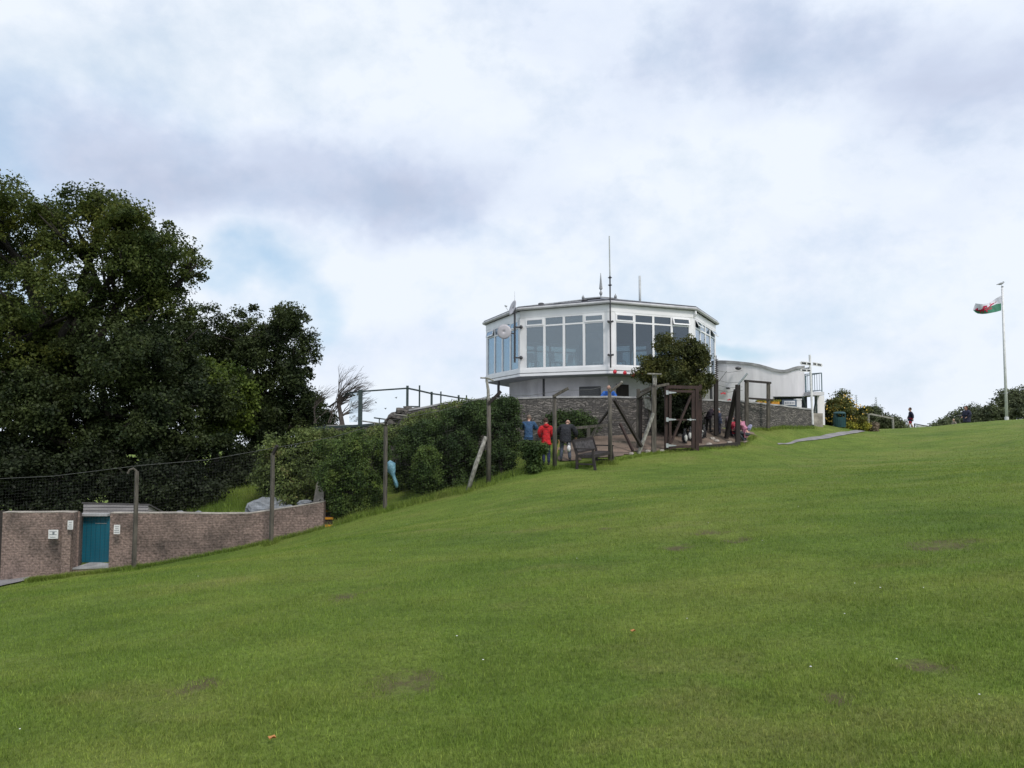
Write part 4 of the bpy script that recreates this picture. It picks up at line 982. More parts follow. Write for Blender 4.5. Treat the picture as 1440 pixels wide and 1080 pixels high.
m = MB(); m.hexa([(a9[0],a9[1],p.z-.02),(p.x-.01,36.82,p.z-.02),(p.x-.01,38,p.z-.02),(a9[0],a9[1]+1,p.z-.02),(a9[0],a9[1],p.z+.0),(p.x-.01,36.82,p.z+.0),(p.x-.01,38,p.z+.0),(a9[0],a9[1]+1,p.z+.0)]); m.build('soffit', M['soffit'], ax)
q = at(1036,518.5,38.5); m = MB(); m.box((q.x,q.y-.1,q.z+.03),(.1,.2,.1)); m.ball((q.x,q.y-.26,q.z),(.17,.13,.09),10,6); m.build('flood_lamp', M['dark_metal'], ax)
q = at(1023,546,38.9); m = MB(); m.ball((q.x,q.y-.1,q.z),(.12,.09,.06),10,6); m.build('flood_lamp', M['dark_metal'], ax)
# white and grey board under the annex
q0 = at(1101,573,36.2); q1 = at(1119,563,36.2)
nb = thing('notice_board', (q0.x,36.2,TZ), 'grey board with a white panel standing under the annex', 'notice board')
m = MB(); m.box(((q0.x+q1.x)/2,36.2,(TZ+q1.z)/2+.03),(q1.x-q0.x+.08,.05,q1.z-TZ)); m.build('board', mat('board_blue_grey',(.1,.14,.2),.6), nb)
m = MB(); m.box(((q0.x+q1.x)/2,36.168,q1.z-.13),(q1.x-q0.x-.1,.012,.2)); m.build('white_panel', M['sign'], nb)
m = MB()
for k in range(6): m.box((q0.x+.12+k*.085,36.155,q1.z-.13),(.05,.01,.09))
m.build('print', mat('print_blue_grey',(.3,.33,.4)), nb)
q = at(1122,568,36.4); m = MB(); m.box((q.x,q.y,(q.z+.2+TZ)/2),(.26,.3,q.z+.2-TZ)); m.box((q.x,q.y,q.z+.23),(.3,.34,.06)); tag(m.build('white_cabinet', M['sign']), 'small white cabinet right of the grey notice board', 'cabinet')
for px0,px1,lab in ((1064,1079,'yellow planter trough left of the timber frame upright'),(1083,1094,'yellow planter trough right of the timber frame upright')):
    q0 = at(px0,571,35.5); q1 = at(px1,563.5,35.5)
    r_ = thing('planter', ((q0.x+q1.x)/2,35.5,TZ), lab, 'planter', 'yellow planters behind the stone wall')
    m = MB(); m.box(((q0.x+q1.x)/2,35.5,(TZ+q1.z-.05)/2),(q1.x-q0.x,.4,q1.z-.05-TZ)); m.build('trough', M['yellow'], r_)
    V = leaf_cloud([((q0.x+q1.x)/2,35.5,q1.z-.02,.28,.2,.07)],500,.06,.08,px0); V -= np.array(ORG[r_.name]); me = tri_mesh('flowers',V); me.materials.append(M['leaf_yellow']); o = bpy.data.objects.new('flowers',me); col.objects.link(o); o.parent = r_
# balcony
bl = thing('balcony', at(1144,556,36.2), 'small railed balcony on a grey slab at the end of the annex', 'balcony')
s0 = at(1129,556,36.0); s1 = at(1158,556,36.0); zs0 = at(1145,556,36).z; zs1 = at(1145,551,36).z
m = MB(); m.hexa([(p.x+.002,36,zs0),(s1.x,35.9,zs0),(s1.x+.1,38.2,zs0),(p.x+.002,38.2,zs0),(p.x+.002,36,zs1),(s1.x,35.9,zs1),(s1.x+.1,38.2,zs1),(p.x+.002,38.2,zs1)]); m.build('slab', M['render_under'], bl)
zr = at(1155,524.5,36).z
c4 = [(p.x+.08,36.08),(s1.x-.08,35.98),(s1.x,38.1)]
c4[0] = (p.x+.1,36.9)
m = MB()
for i in range(2):
    a = Vector((*c4[i],0)); b_ = Vector((*c4[i+1],0)); m.bar((a.x,a.y,zr),(b_.x,b_.y,zr),.05,.04); m.bar((a.x,a.y,zs1+.08),(b_.x,b_.y,zs1+.08),.03,.03)
    k = 7
    for j in range(1,k): q = a.lerp(b_,j/k); m.tube([(q.x,q.y,zs1+.08),(q.x,q.y,zr)],.009,5)
for a in c4: m.tube([(a[0],a[1],zs1),(a[0],a[1],zr)],.03,6)
m.build('railing', mat('rail_blue_grey',(.17,.24,.27),.5), bl)
q = at(1153.5,566,36.6); m = MB(); m.box((q.x,36.7,(TZ+zs0)/2),(.36,.36,zs0-TZ-.003)); m.build('column', M['render'], bl)
m = MB(); a = at(1132,557,36.3); m.bar((a.x,36.6,zs0-.03),(at(1142,585,36.3).x,36.6,.35),.09,.09); m.bar((at(1149,557,36.4).x,36.5,zs0-.03),(at(1146,585,36.3).x,36.6,.35),.06,.06); m.build('strut', M['green_metal'], bl)

# ------------------------------------------------------------------ glass balustrade round the terrace
gb = thing('glass_balustrade', at(573,577,29.8), 'dark framed glass railing along the left end of the terrace', 'railing')
RL = [(463,572,37),(478,561.5,34),(492,552.5,31.6),(507,550.5,30.7),(573,546,29.95),(590,549.5,30.9),(607,553.5,32.5),(620,555.3,34),(645,559.5,37),(662,562,39.5)]
rp_ = [at(*q) for q in RL]
m = MB()
for a,b_ in zip(rp_[:-1],rp_[1:]): m.bar(a,b_,.07,.06)
m.build('handrail', M['green_metal'], gb)
for i,(px,ytop,w_,d) in enumerate(((507,549.5,.17,30.7),(573,544,.10,29.98),(590,543.5,.065,30.9),(607,552.5,.10,32.5),(620,552,.065,34),(645,557,.1,37),(656,557,.07,38.6))):
    q = at(px,ytop,d); m = MB(); m.box((q.x,d,(q.z+TZ)/2-.1),(w_,w_*.6,q.z-TZ+.3)); m.build('post', M['green_metal'], gb)
for i in (2,3):
    a = rp_[i]; b_ = rp_[i+1]; m = MB(); s = Vector((b_.x-a.x,b_.y-a.y,0)).normalized(); nn = Vector((s.y,-s.x,0))*.008
    za = TZ+.12
    m.hexa([Vector((a.x,a.y,za))-nn,Vector((b_.x,b_.y,za))-nn,Vector((b_.x,b_.y,za))+nn,Vector((a.x,a.y,za))+nn,a-nn-Vector((0,0,.04)),b_-nn-Vector((0,0,.04)),b_+nn-Vector((0,0,.04)),a+nn-Vector((0,0,.04))])
    gp = m.build('glass_panel', M['glass_rail'], gb)
    if i == 3:
        for px,py,an in ((527,566,-.9),(542,575,.2),(558,560,.4)):
            c = at(px,py,30.25); m = MB(); t = (c.x-a.x)/(b_.x-a.x); c = Vector((c.x,a.y+(b_.y-a.y)*t-.02,c.z)); ux = Vector((math.cos(an),0,math.sin(an))); uy = Vector((-math.sin(an),0,math.cos(an)))
            pts = [c+ux*x+uy*y for x,y in ((-.06,.05),(-.02,.01),(0,-.03),(.03,.01),(.07,.04),(.01,.035))]
            m.add(pts+[v+Vector((0,-.004,0)) for v in pts],[(0,1,2,3,4,5),(11,10,9,8,7,6)]+[(k,(k+1)%6,(k+1)%6+6,k+6) for k in range(6)]); m.build('bird_sticker', M['ink'], gp)
for a_,b2,w_ in (((440,602,31.0),(507,598.5,30.5),.1),((507.3,598.5,30.5),(550,594.5,30.1),.1),((574,571.5,29.95),(590,571.8,30.8),.05)):
    m = MB(); m.bar(at(*a_),at(*b2),w_,w_); m.build('bottom_rail', M['green_metal'], gb)
# thin pale rails below the terrace
for i,(a,b_,lab) in enumerate((((509,592,29.5),(545,597,29.2),'thin pale rail by the foot of the thick railing post'),((553,582.5,29.0),(590,587,29.0),'thin pale rail lying across the rocky wall end'),((602,577.5,28.6),(624,582,28.4),'thin pale rail poking out of the hedge top'),((526,587.5,29.1),(541,589.5,29),'short dark rail left of the cranked post tip'))):
    m = MB(); p = at(*a); q = at(*b_); m.tube([p,q],.03,6); q2 = p.lerp(q,.5); m.tube([q2,q2-Vector((0,0,.8))],.025,6); tag(m.build('thin_rail', M['timber_pale'] if i < 3 else M['green_metal'], smooth=True), lab, 'rail', 'thin rails below the terrace')

# ------------------------------------------------------------------ wire fence
wf = thing('wire_fence', g(541,718,22.9), 'tall wire mesh fence on cranked posts running up the lawn edge', 'fence')
FP = [(-60,838,21.4,3.0,'n'),(188,800,22,2.98,'curl'),(381,766,22.45,2.82,'arm'),(541,718,22.85,2.72,'hook'),(687,684,23.3,2.78,'tall'),(780,659,24.2,2.5,'arm2'),(858,650,25,2.62,'arm3')]
tops = []
for px,py,d,h,kind in FP:
    b_ = g(px,py,d); tops.append((b_, b_+Vector((0,0,h))))
    if kind == 'n': continue
    T = b_+Vector((0,0,h)); m = MB(); w_ = .13 if kind != 'hook' else .12
    conc = kind in ('curl','arm','hook')
    m.tube([b_-Vector((0,0,.2)),b_+Vector((.01,0,h*.5)),T],[w_*.58,w_*.55,w_*.5],8 if not conc else 4, wob=.08)
    p_ = m.build('post', M['timber_grey'], wf, smooth=not conc)
    m = MB()
    if kind == 'curl': m.tube([T,T+Vector((-.08,-.05,.09)),T+Vector((-.17,-.1,.05)),T+Vector((-.22,-.1,-.06))],.035,6)
    elif kind == 'arm': m.bar(T-Vector((.0,0,.04)),T+Vector((.17,-.1,.24)),.07,.09)
    elif kind == 'hook': m.tube([T-Vector((0,0,.06)),T+Vector((.02,-.05,.12)),T+Vector((.1,-.1,.24)),T+Vector((.24,-.14,.3))],.035,6)
    elif kind == 'tall':
        m.bar(T-Vector((0,.05,.12)),T+Vector((.40,-.15,.28)),.09,.09)
    elif kind == 'arm2': m.bar(T-Vector((.05,.05,.04)),T+Vector((.46,-.2,.24)),.08,.09)
    else: m.bar(T-Vector((0,.05,.12)),T+Vector((.45,.2,.22)),.07,.07)
    m.build('cranked_arm', M['timber_dark'] if kind in ('arm','hook','tall') else M['timber_grey'], p_)
    if kind == 'tall':
        T2 = at(684,533,23.35); m = MB(); m.tube([T-Vector((-.0,-.02,.3)),T.lerp(T2,.5)+Vector((.02,0,0)),T2],[.055,.05,.035],8); m.tube([T2+Vector((-.2,0,.04)),T2+Vector((.05,0,.03)),T2+Vector((.24,.03,-.06))],.028,6); m.build('pole_extension', M['timber_pale'], p_)
    if kind == 'arm3':
        m = MB(); m.ball(T+Vector((.46,.2,.24)),.05,8,6); m.build('arm_end', M['timber_pale'], p_)
# braces
m = MB(); a = g(656,687,23.1); b_ = at(683.5,614,23.3); m.tube([a-Vector((0,0,.1)),a.lerp(b_,.5)+Vector((.0,0,.02)),b_],[.075,.07,.06],8,wob=.2); m.build('brace', M['timber_pale'], wf, smooth=True)
m = MB(); m.bar(at(864,562,25),at(902,628,26.2),.1,.1); m.build('brace', M['timber_dark'], wf)
m = MB(); m.bar(at(856,577,25.2),at(839,601,27.4),.07,.07); m.build('brace', M['timber_dark'], wf)
m = MB(); a = at(872,596,27); m.bar(a,at(890,634,26.5),.08,.08); m.build('brace', M['timber_red'], wf)
# mesh panels and top line wires
for i in range(len(tops)-1):
    (b0,t0),(b1,t1) = tops[i],tops[i+1]; m = MB(); off = Vector((0,-.09,0))
    L_ = (Vector(b1)-Vector(b0)).length; nv = int(L_/.085)
    for k in range(nv+1):
        q = b0.lerp(b1,k/nv); tt = t0.lerp(t1,k/nv); q.z = gz(q.x,q.y)+.02; m.tube([q+off,tt+off],.0009,3,cap=False)
    nh = 33
    for k in range(nh+1):
        f = k/nh; P0 = b0.lerp(t0,f)+off; P1 = b1.lerp(t1,f)+off; m.tube([P0,P0.lerp(P1,.5)-Vector((0,0,.0)),P1],.0009,3,cap=False)
    m.build('mesh_panel', M['wire'], wf)
    m = MB(); lean = Vector((.16,-.12,.2)) if i < 4 else Vector((.3,0,.2))
    for q in (.9,):
        P0 = t0+lean*q; P1 = t1+lean*q; md = P0.lerp(P1,.5)-Vector((0,0,.10)); pts = [P0.lerp(md,s_)*(1) if s_<1 else md for s_ in (0,.5,1)]+[md.lerp(P1,.5),P1]
        m.tube(pts,.007,4,cap=False)
    m.build('line_wire', M['wire'], wf)
# blue sack hanging on the fence
m = MB(); pts = [(545,650,.09),(549,655,.15),(551,661,.13),(553,668,.06),(555,674,.05),(557,680,.07),(558,686,.035)]
m.tube([at(x,y,23.1) for x,y,_ in pts],[r_ for _,_,r_ in pts],10,wob=.5); tag(m.build('blue_sack', mat('blue_plastic',(.17,.33,.42),.5,(.07,.18,.25),9,bump=1,bscale=12,bdist=.05), smooth=True), 'pale blue plastic sack caught beside the fence post', 'sack')

# ------------------------------------------------------------------ timber enclosure gate
tg = thing('timber_gate', g(960,635,27), 'red brown timber frame with a mesh gate on steel hinges', 'gate')
def pole(mb,px,y0,y1,d,w_,dx=0): a = at(px,y1,d); b_ = at(px+dx,y0,d); mb.bar(a,b_,w_,w_)
m = MB()
pole(m,937,542,638,26.9,.13); pole(m,980,543,636,27.2,.13); m.bar(at(935,544,26.88),at(982,545,27.25),.14,.12); m.bar(at(937,634.5,26.9),at(980,633,27.2),.1,.12); m.build('frame', M['timber_red'], tg)
m = MB(); pole(m,942.3,549,632,26.8,.09); pole(m,974.5,549,630.5,27.05,.11); m.bar(at(941,550,26.8),at(976,550.5,27.05),.09,.09); m.bar(at(943,629,26.8),at(974,627.5,27.05),.09,.09); m.bar(at(944,622,26.82),at(972,556,27.05),.08,.07); m.bar(at(943,590,26.8),at(974,590.5,27.05),.05,.06)
leaf = m.build('gate_leaf', M['timber_red'], tg)
for y in (552,590,626.5):
    a = at(936.5,y,26.72); b_ = at(951,y,26.76); m = MB(); z = .045
    m.box((a.x+.05,a.y,a.z),(.09,.012,.16)); m.add([a+Vector((.1,0,z)),a+Vector((.1,0,-z)),b_+Vector((0,0,-.015)),b_+Vector((0,0,.015)),a+Vector((.1,.012,z)),a+Vector((.1,.012,-z)),b_+Vector((0,.012,-.015)),b_+Vector((0,.012,.015))],[(0,1,2,3),(7,6,5,4),(0,4,5,1),(1,5,6,2),(2,6,7,3),(3,7,4,0)]); m.build('hinge', M['galv'], leaf)
a = at(966,590,26.95); b_ = at(978,590.3,27.02); m = MB(); m.bar(a,b_,.03,.035); m.box(a.lerp(b_,.4),(.07,.05,.08)); m.build('bolt', M['galv'], leaf)
m = MB(); pole(m,984.5,541,626,28.2,.12); m.build('rear_post', M['timber_red'], tg)
# grey timber bay left of the gate
gf = thing('timber_bay', g(915,638,26.6), 'weathered grey timber fence bay with crossed props left of the gate', 'fence')
m = MB(); pole(m,897.5,547,634,27.2,.12); m.build('post', M['timber_grey'], gf)
m = MB(); pole(m,919.5,545,640,26.5,.16); m.build('post', M['timber_grey'], gf)
m = MB(); pole(m,920.5,527,548,26.9,.14); m.bar(at(910.5,525.5,26.8),at(930,526,26.8),.14,.05); m.build('tall_post', M['timber_pale'], gf)
m = MB(); m.bar(at(896,559,27.1),at(920,545,26.6),.12,.09); m.bar(at(897,553,27.3),at(921,541.5,26.8),.08,.06); m.bar(at(920,544,26.5),at(940,540,26.9),.09,.08); m.bar(at(899,560,27.1),at(919,559,26.6),.05,.05); m.build('top_rail', M['timber_grey'], gf)
m = MB(); pole(m,901,556,630,27.1,.1); m.build('post', M['timber_dark'], gf)
m = MB(); m.bar(at(898,638,26.35),at(919,581,26.45),.13,.1); m.build('prop', M['timber_pale'], gf)
m = MB(); m.bar(at(918,612,27),at(910,560,27),.08,.08); m.build('prop', M['timber_grey'], gf)
for a_,b2,w_ in (((858,574.5,27.6),(898,573,27.4),.04),((860,591,27.6),(898,590.5,27.4),.04),((862,621,26.9),(898,622,26.9),.05),((905,612,26.9),(919,611.5,26.7),.05)):
    m = MB(); m.bar(at(*a_),at(*b2),w_,w_); m.build('rail', M['timber_grey'], gf)
c = at(912,568,26.9); m = MB(); m.hexa([c+Vector(v) for v in ((-.12,-.02,-.15),(.14,-.12,-.28),(.14,.1,-.28),(-.12,.1,-.15),(-.2,0,.33),(.02,-.1,.25),(.02,.1,.25),(-.2,.1,.33))]); tag(m.build('bird_box', M['timber_pale']), 'tilted pale wooden box fixed in the grey timber bay', 'box')
# low viewing rail behind the bench
lr = thing('viewing_rail', g(830,640,26.2), 'low weathered timber rail behind the bench', 'railing')
m = MB(); m.bar(at(803,602.5,26),at(857,597.5,26.6),.12,.09); m.build('rail', M['timber_grey'], lr)
m = MB(); pole(m,827.5,600,634,26.25,.12); m.build('post', M['timber_grey'], lr)
m = MB(); m.bar(at(830,617,26.3),at(840,599,26.4),.09,.07); m.build('brace', M['timber_grey'], lr)
# dark posts right of the gate
dr = thing('enclosure_fence', g(1022,628,28.3), 'dark brown posts, wires and kerb board right of the timber gate', 'fence')
m = MB(); pole(m,1007,533,612,29.4,.15); P1 = m.build('post', M['timber_dark'], dr)
m = MB(); pole(m,1037.5,541,627,28.5,.16); m.build('post', M['timber_dark'], dr)
m = MB(); m.bar(at(1035,548,28.5),at(1021,618,29.3),.14,.12); m.build('prop', M['timber_dark'], dr)
m = MB(); m.bar(at(1038,541,28.45),at(1051,525,28.2),.06,.06); m.build('cranked_arm', M['galv'], dr)
m = MB(); m.bar(at(983,631.5,27.5),at(1037,626.5,28.35),.1,.26); m.build('kerb_board', M['timber_dark'], dr)
m = MB()
for y0,y1 in ((521,525),(534,541),(541,548),(548,553)):
    m.tube([at(1008,y0,29.4),at(1024,(y0+y1)/2+1,28.9),at(1044,y1-4,28.3)],.006,4)
m.tube([at(1008,540,29.4),at(1022,522,29.0)],.01,4)
m.build('line_wire', M['wire'], dr)
m = MB(); rp2 = random.Random(5); pts = []
for k in range(64): t_ = k/63; c = at(1007.5,505+32*t_,29.35); pts.append(c+Vector((math.cos(k*1.1)*.07,math.sin(k*1.1)*.07,0)))
m.tube(pts,.014,4); m.tube([at(1007,500,29.4),at(1007,540,29.4)],.02,6); m.build('barbed_coil', M['timber_dark'], dr)
for px,py,rx,ry,lab,mm in ((1017,553,.09,.06,'red butterfly shaped sign on the enclosure wires','red'),(1025.5,562,.06,.05,'small dark red sign low on the enclosure wires, under the butterfly','red')):
    c = at(px,py,28.7); m = MB(); m.add([c+Vector((x*rx,y_,z*ry)) for y_ in (0,.02) for x,z in ((-1,-.8),(0,-.2),(1,-.9),(1.2,.6),(.3,.4),(0,.9),(-.5,.1),(-1.2,.3))],[tuple(range(8)),tuple(range(15,7,-1))]+[(k,(k+1)%8,(k+1)%8+8,k+8) for k in range(8)])
    tag(m.build('wire_sign', M[mm]), lab, 'sign')
# swing-like wooden play frame by the stone wall
cf = thing('play_frame', g(1065,602,31.8), 'open rectangular timber frame standing before the stone wall', 'play_frame')
m = MB(); pole(m,1050,536,601,31.2,.14); m.build('upright', M['timber_grey'], cf)
m = MB(); pole(m,1080.5,538,602,32.0,.13); m.build('upright', M['timber_grey'], cf)
m = MB(); m.bar(at(1047.5,535.5,31.1),at(1083.5,538.5,32.05),.1,.09); m.build('top_bar', M['timber_dark'], cf)
m = MB(); m.bar(at(1051,560,31.2),at(1087,562.5,32.1),.07,.08); m.build('cross_bar', M['timber_dark'], cf)
# pale stones edging the pen
random.seed(21); k = 0
for px,py,d,r_,lab in ((1002,611.5,28.9,.12,'pale stone furthest back along the pen edge'),(1008,616,28.6,.13,'pale stone second back along the pen edge'),(1026,620.5,28.6,.12,'pale stone beside the foot of the dark prop'),(1033,623,28.4,.12,'pale stone just left of the tallest dark post'),(997,624,28,.13,'pale stone in the dirt above the kerb board'),(990,627,27.7,.09,'small pale stone right of the gate post'),(888,631,26.2,.1,'pale stone at the foot of the grey bay'),(911,634,26.5,.12,'pale stone between the grey prop and post'),(931,633,26.7,.1,'pale stone left of the gate foot'),(956,606,29,.12,'pale stone seen through the gate')):
    c = g(px,py,d); m = MB(); m.ball(c+Vector((0,0,r_*.45)),(r_,r_*.8,r_*.62),8,6,.3); tag(m.build('stone', M['stone_pale'], weld=True), lab, 'stone', 'pale stones edging the pen')

# ------------------------------------------------------------------ bench
bn = thing('garden_bench', g(832,655,24.6), 'dark slatted wooden garden bench at the edge of the lawn', 'bench')
def bpnt(s, f, z):   # s along the bench 0..1.5, f forward
    ax_ = Vector((.5,.866,0)); fw = Vector((.866,-.5,0)); o_ = Vector(ORG[bn.name])-ax_*.72+Vector((-.2,0,0))+fw*.0
    s = s*1.1; f = f*1.12; q = o_+ax_*s+fw*f; sl = (gz(q.x,q.y)); z0 = gz(o_.x+.4,o_.y+.5)
    return Vector((q.x,q.y,z0+z+s*.05))
for s in (0,1.5):
    for f,zt,kick in ((.0,.9,-.14),(.52,.62,.08)):
        m = MB(); top_ = bpnt(s,f+(kick if zt > .8 else 0),zt); mid = bpnt(s,f,.42); m.bar(bpnt(s,f+(.07 if zt < .8 else 0),-.08),mid,.07,.08,(.866,-.5,0)); m.bar(mid,top_,.07,.07,(.866,-.5,0)); m.build('leg', M['bench'], bn)
    m = MB(); m.bar(bpnt(s,-.08,.63),bpnt(s,.58,.62),.08,.04); m.build('armrest', M['bench'], bn)
    m = MB(); m.bar(bpnt(s,0,.37),bpnt(s,.52,.36),.05,.08); m.bar(bpnt(s,0,.12),bpnt(s,.55,.12),.04,.05); m.build('side_rail', M['bench'], bn)
m = MB()
for k in range(5): m.bar(bpnt(-.02,.06+k*.105,.42),bpnt(1.52,.06+k*.105,.42),.085,.025)
m.bar(bpnt(0,.52,.37),bpnt(1.5,.52,.37),.03,.08); m.build('seat', M['bench'], bn)
m = MB(); m.bar(bpnt(0,-.13,.88),bpnt(1.5,-.13,.88),.04,.09); m.bar(bpnt(0,-.02,.50),bpnt(1.5,-.02,.50),.04,.06); br_ = m.build('backrest', M['bench'], bn)
m = MB()
for k in range(1,15): s = 1.5*k/15; m.bar(bpnt(s,-.02,.52),bpnt(s,-.125,.85),.045,.015,(.5,.866,0))
m.build('back_slats', M['slats'], br_)

# ------------------------------------------------------------------ bin, signpost, rail fence, flagpole
b0 = g(1181,602,36.4)
bi = thing('litter_bin', b0, 'dark green hooded litter bin at the corner of the path', 'litter bin')
m = MB(); m.lathe(b0,[(.28,0),(.29,.05),(.27,.06),(.29,.5),(.295,.52)],20); bd = m.build('body', M['bin'], bi, smooth=False)
m = MB()
for k in range(20): a = k*math.pi/10; m.tube([b0+Vector((math.cos(a)*.28,math.sin(a)*.28,.07)),b0+Vector((math.cos(a)*.295,math.sin(a)*.295,.5))],.014,4)
m.build('ribs', M['bin'], bd)
m = MB(); m.lathe(b0+Vector((0,0,.68)),[(.3,0),(.3,.05),(.24,.1),(.1,.12),(.01,.125)],20)
for a in (R(200),R(340),R(90),R(40),R(140)): m.box(b0+Vector((math.cos(a)*.27,math.sin(a)*.27,.6)),(.08,.05,.18),a+math.pi/2)
m.build('hood', M['bin'], bi); MB().lathe(b0+Vector((0,0,.505)),[(.25,0),(.25,.01),(.01,.012)],16).build('liner', M['dark_metal'], bi)
s0 = g(1143,601,35); zt = at(1142,499,35).z
sp = thing('finger_post', s0, 'tall white finger post with four arms by the wall end', 'signpost')
m = MB(); m.tube([s0-Vector((0,0,.1)),s0+Vector((0,0,.1))],.07,10); m.build('base', M['dark_metal'], sp)
m = MB(); m.tube([s0+Vector((0,0,.1)),Vector((s0.x-.06,s0.y,zt))],.055,12); m.build('post', M['sign'], sp, smooth=False)
def arm(px0,py0,px1,py1,dd,hh,tip):
    a = at(px0,py0,34.95); b_ = at(px1,py1,34.95+dd); m = MB(); m.bar(a,b_,.025,hh)
    t = (b_-a).normalized()*.07
    m.hexa([b_+Vector((0,-.0125,-hh/2)),b_+Vector((0,.0125,-hh/2)),b_+Vector((0,.0125,hh/2)),b_+Vector((0,-.0125,hh/2)),b_+t+Vector((0,-.0125,-hh/5)),b_+t+Vector((0,.0125,-hh/5)),b_+t+Vector((0,.0125,hh/5)),b_+t+Vector((0,-.0125,hh/5))])
    A_ = m.build('arm', M['sign'], sp); m = MB(); n = 8; fr = Vector((0,-.02,0))
    for k in range(n):
        if k == 3: continue
        p = a.lerp(b_,.1+.82*k/(n-1)); m.bar(p+fr-Vector((.028,0,0)),p+fr+Vector((.022,0,0)),.006,hh*random.uniform(.42,.62))
    m.build('lettering', M['ink'], A_)
arm(1140.5,511.8,1127,510.5,0,.17,0); arm(1143,511.5,1155,513.5,.2,.17,0); arm(1140.5,517,1130,519.3,.5,.1,0); arm(1140,521.3,1127.5,520.5,-.1,.15,0)
q = at(1149,600,36.2); m = MB(); m.tube([Vector((q.x,q.y,.0)),at(1147.5,556,36.2)],.035,8); tag(m.build('down_pipe', M['green_metal']), 'dark green pipe rising behind the finger post to the balcony', 'pipe')
rf = thing('rail_fence', g(1235,603,40.5), 'pale timber rail fence before the grey green hedge', 'fence')
a = at(1207,579,39); b_ = at(1255.5,588.5,41); c = at(1268,592,42)
m = MB(); m.bar(a,b_,.07,.09); m.build('rail', M['timber_pale'], rf)
for q in (a.lerp(b_,.28),b_): m = MB(); m.box((q.x,q.y,(q.z+gz(q.x,q.y))/2-.1),(.09,.09,q.z-gz(q.x,q.y)+.2)); m.build('post', M['timber_pale'], rf)
# handrail and white board beyond the boy
m = MB(); a = at(1286,596,41); b_ = at(1308,600,44); m.bar(a,b_,.05,.05); m.bar(b_,at(1312,604,44.5),.05,.05); m.bar(a,a-Vector((0,0,.9)),.05,.05); tag(m.build('hand_rail', M['dark_metal']), 'thin dark handrail dipping over the crest by the boy', 'railing')
m = MB(); a = at(1296,601,46); m.box(a-Vector((0,0,.25)),(.55,.3,.7)); m.box(a+Vector((0,0,.12)),(.62,.36,.05)); tag(m.build('white_box', M['sign']), 'small white box just showing over the crest under the handrail', 'box')
f0 = g(1416,595,44); ft = at(1409.5,404,44.0)
fpole = thing('flagpole', f0, 'tall white flagpole on the crest of the lawn', 'flagpole')
m = MB(); m.tube([f0-Vector((0,0,.3)),f0+Vector((0,0,.4))],.11,10); m.build('base', M['sign'], fpole)
FT = Vector((ft.x*.5+f0.x*.5+.0,44,ft.z)) if False else Vector((ft.x,44,ft.z))
m = MB(); m.tube([f0+Vector((0,0,.38)),f0.lerp(FT,.5),FT],[.085,.07,.05],12); m.build('pole', M['sign'], fpole, smooth=True)
m = MB(); m.lathe(FT,[(.06,0),(.07,.03),(.05,.07),(.01,.09)],10); m.build('truck', M['lead'], fpole)
m = MB(); m.tube([f0+Vector((-.1,-.02,1.2)),FT+Vector((-.08,-.02,-.1))],.006,4); m.build('halyard', M['wire'], fpole)
# flag
fl = thing('flag', at(1408,426,43.95), 'white over green flag with a red dragon flying from the pole', 'flag')
TE = [(1408.5,415.3),(1401,419.5),(1394,424),(1389,426.5),(1383,427.8),(1377,427.3),(1371.5,426.6)]
MD = [(1408,426.5),(1401,427.6),(1394,430.5),(1387,433),(1381,435),(1374,436),(1368.2,435.8)]
BE = [(1408,436.6),(1401,438.6),(1394,440),(1387,441.2),(1381,441.6),(1375,441),(1371.5,439.2)]
def cur(Lst, u):
    x = u*(len(Lst)-1); i = min(int(x), len(Lst)-2); f = x-i; return (Lst[i][0]*(1-f)+Lst[i+1][0]*f, Lst[i][1]*(1-f)+Lst[i+1][1]*f)
def FS(u, v, off=0):
    a = cur(TE,u); b_ = cur(MD,u); c = cur(BE,u)
    if v < .5: k = v*2; p = (a[0]*(1-k)+b_[0]*k, a[1]*(1-k)+b_[1]*k)
    else: k = v*2-1; p = (b_[0]*(1-k)+c[0]*k, b_[1]*(1-k)+c[1]*k)
    return at(p[0],p[1],43.93+.16*math.sin(u*7+v*2)*min(1,u*4)+off)
def cloth_band(v0,v1,nm,mt):
    m = MB(); nu,nv = 36,8
    for s_ in (0,.012):
        for i in range(nu+1):
            for j in range(nv+1): m.v.append(FS(i/nu,v0+(v1-v0)*j/nv,s_))
    st_ = nv+1; hf = (nu+1)*st_
    for i in range(nu):
        for j in range(nv):
            a = i*st_+j; m.f.append((a,a+st_,a+st_+1,a+1)); a += hf; m.f.append((a,a+1,a+st_+1,a+st_))
    for i in range(nu):
        for j in (0,nv): a = i*st_+j; m.f.append((a,a+st_,a+st_+hf,a+hf))
    for j in range(nv):
        for i in (0,nu): a = i*st_+j; m.f.append((a,a+1,a+1+hf,a+hf))
    return m.build(nm,mt,fl,smooth=False)
cloth_band(0,.5,'white_band',M['flag_white']); cloth_band(.5,1,'green_band',M['flag_green'])
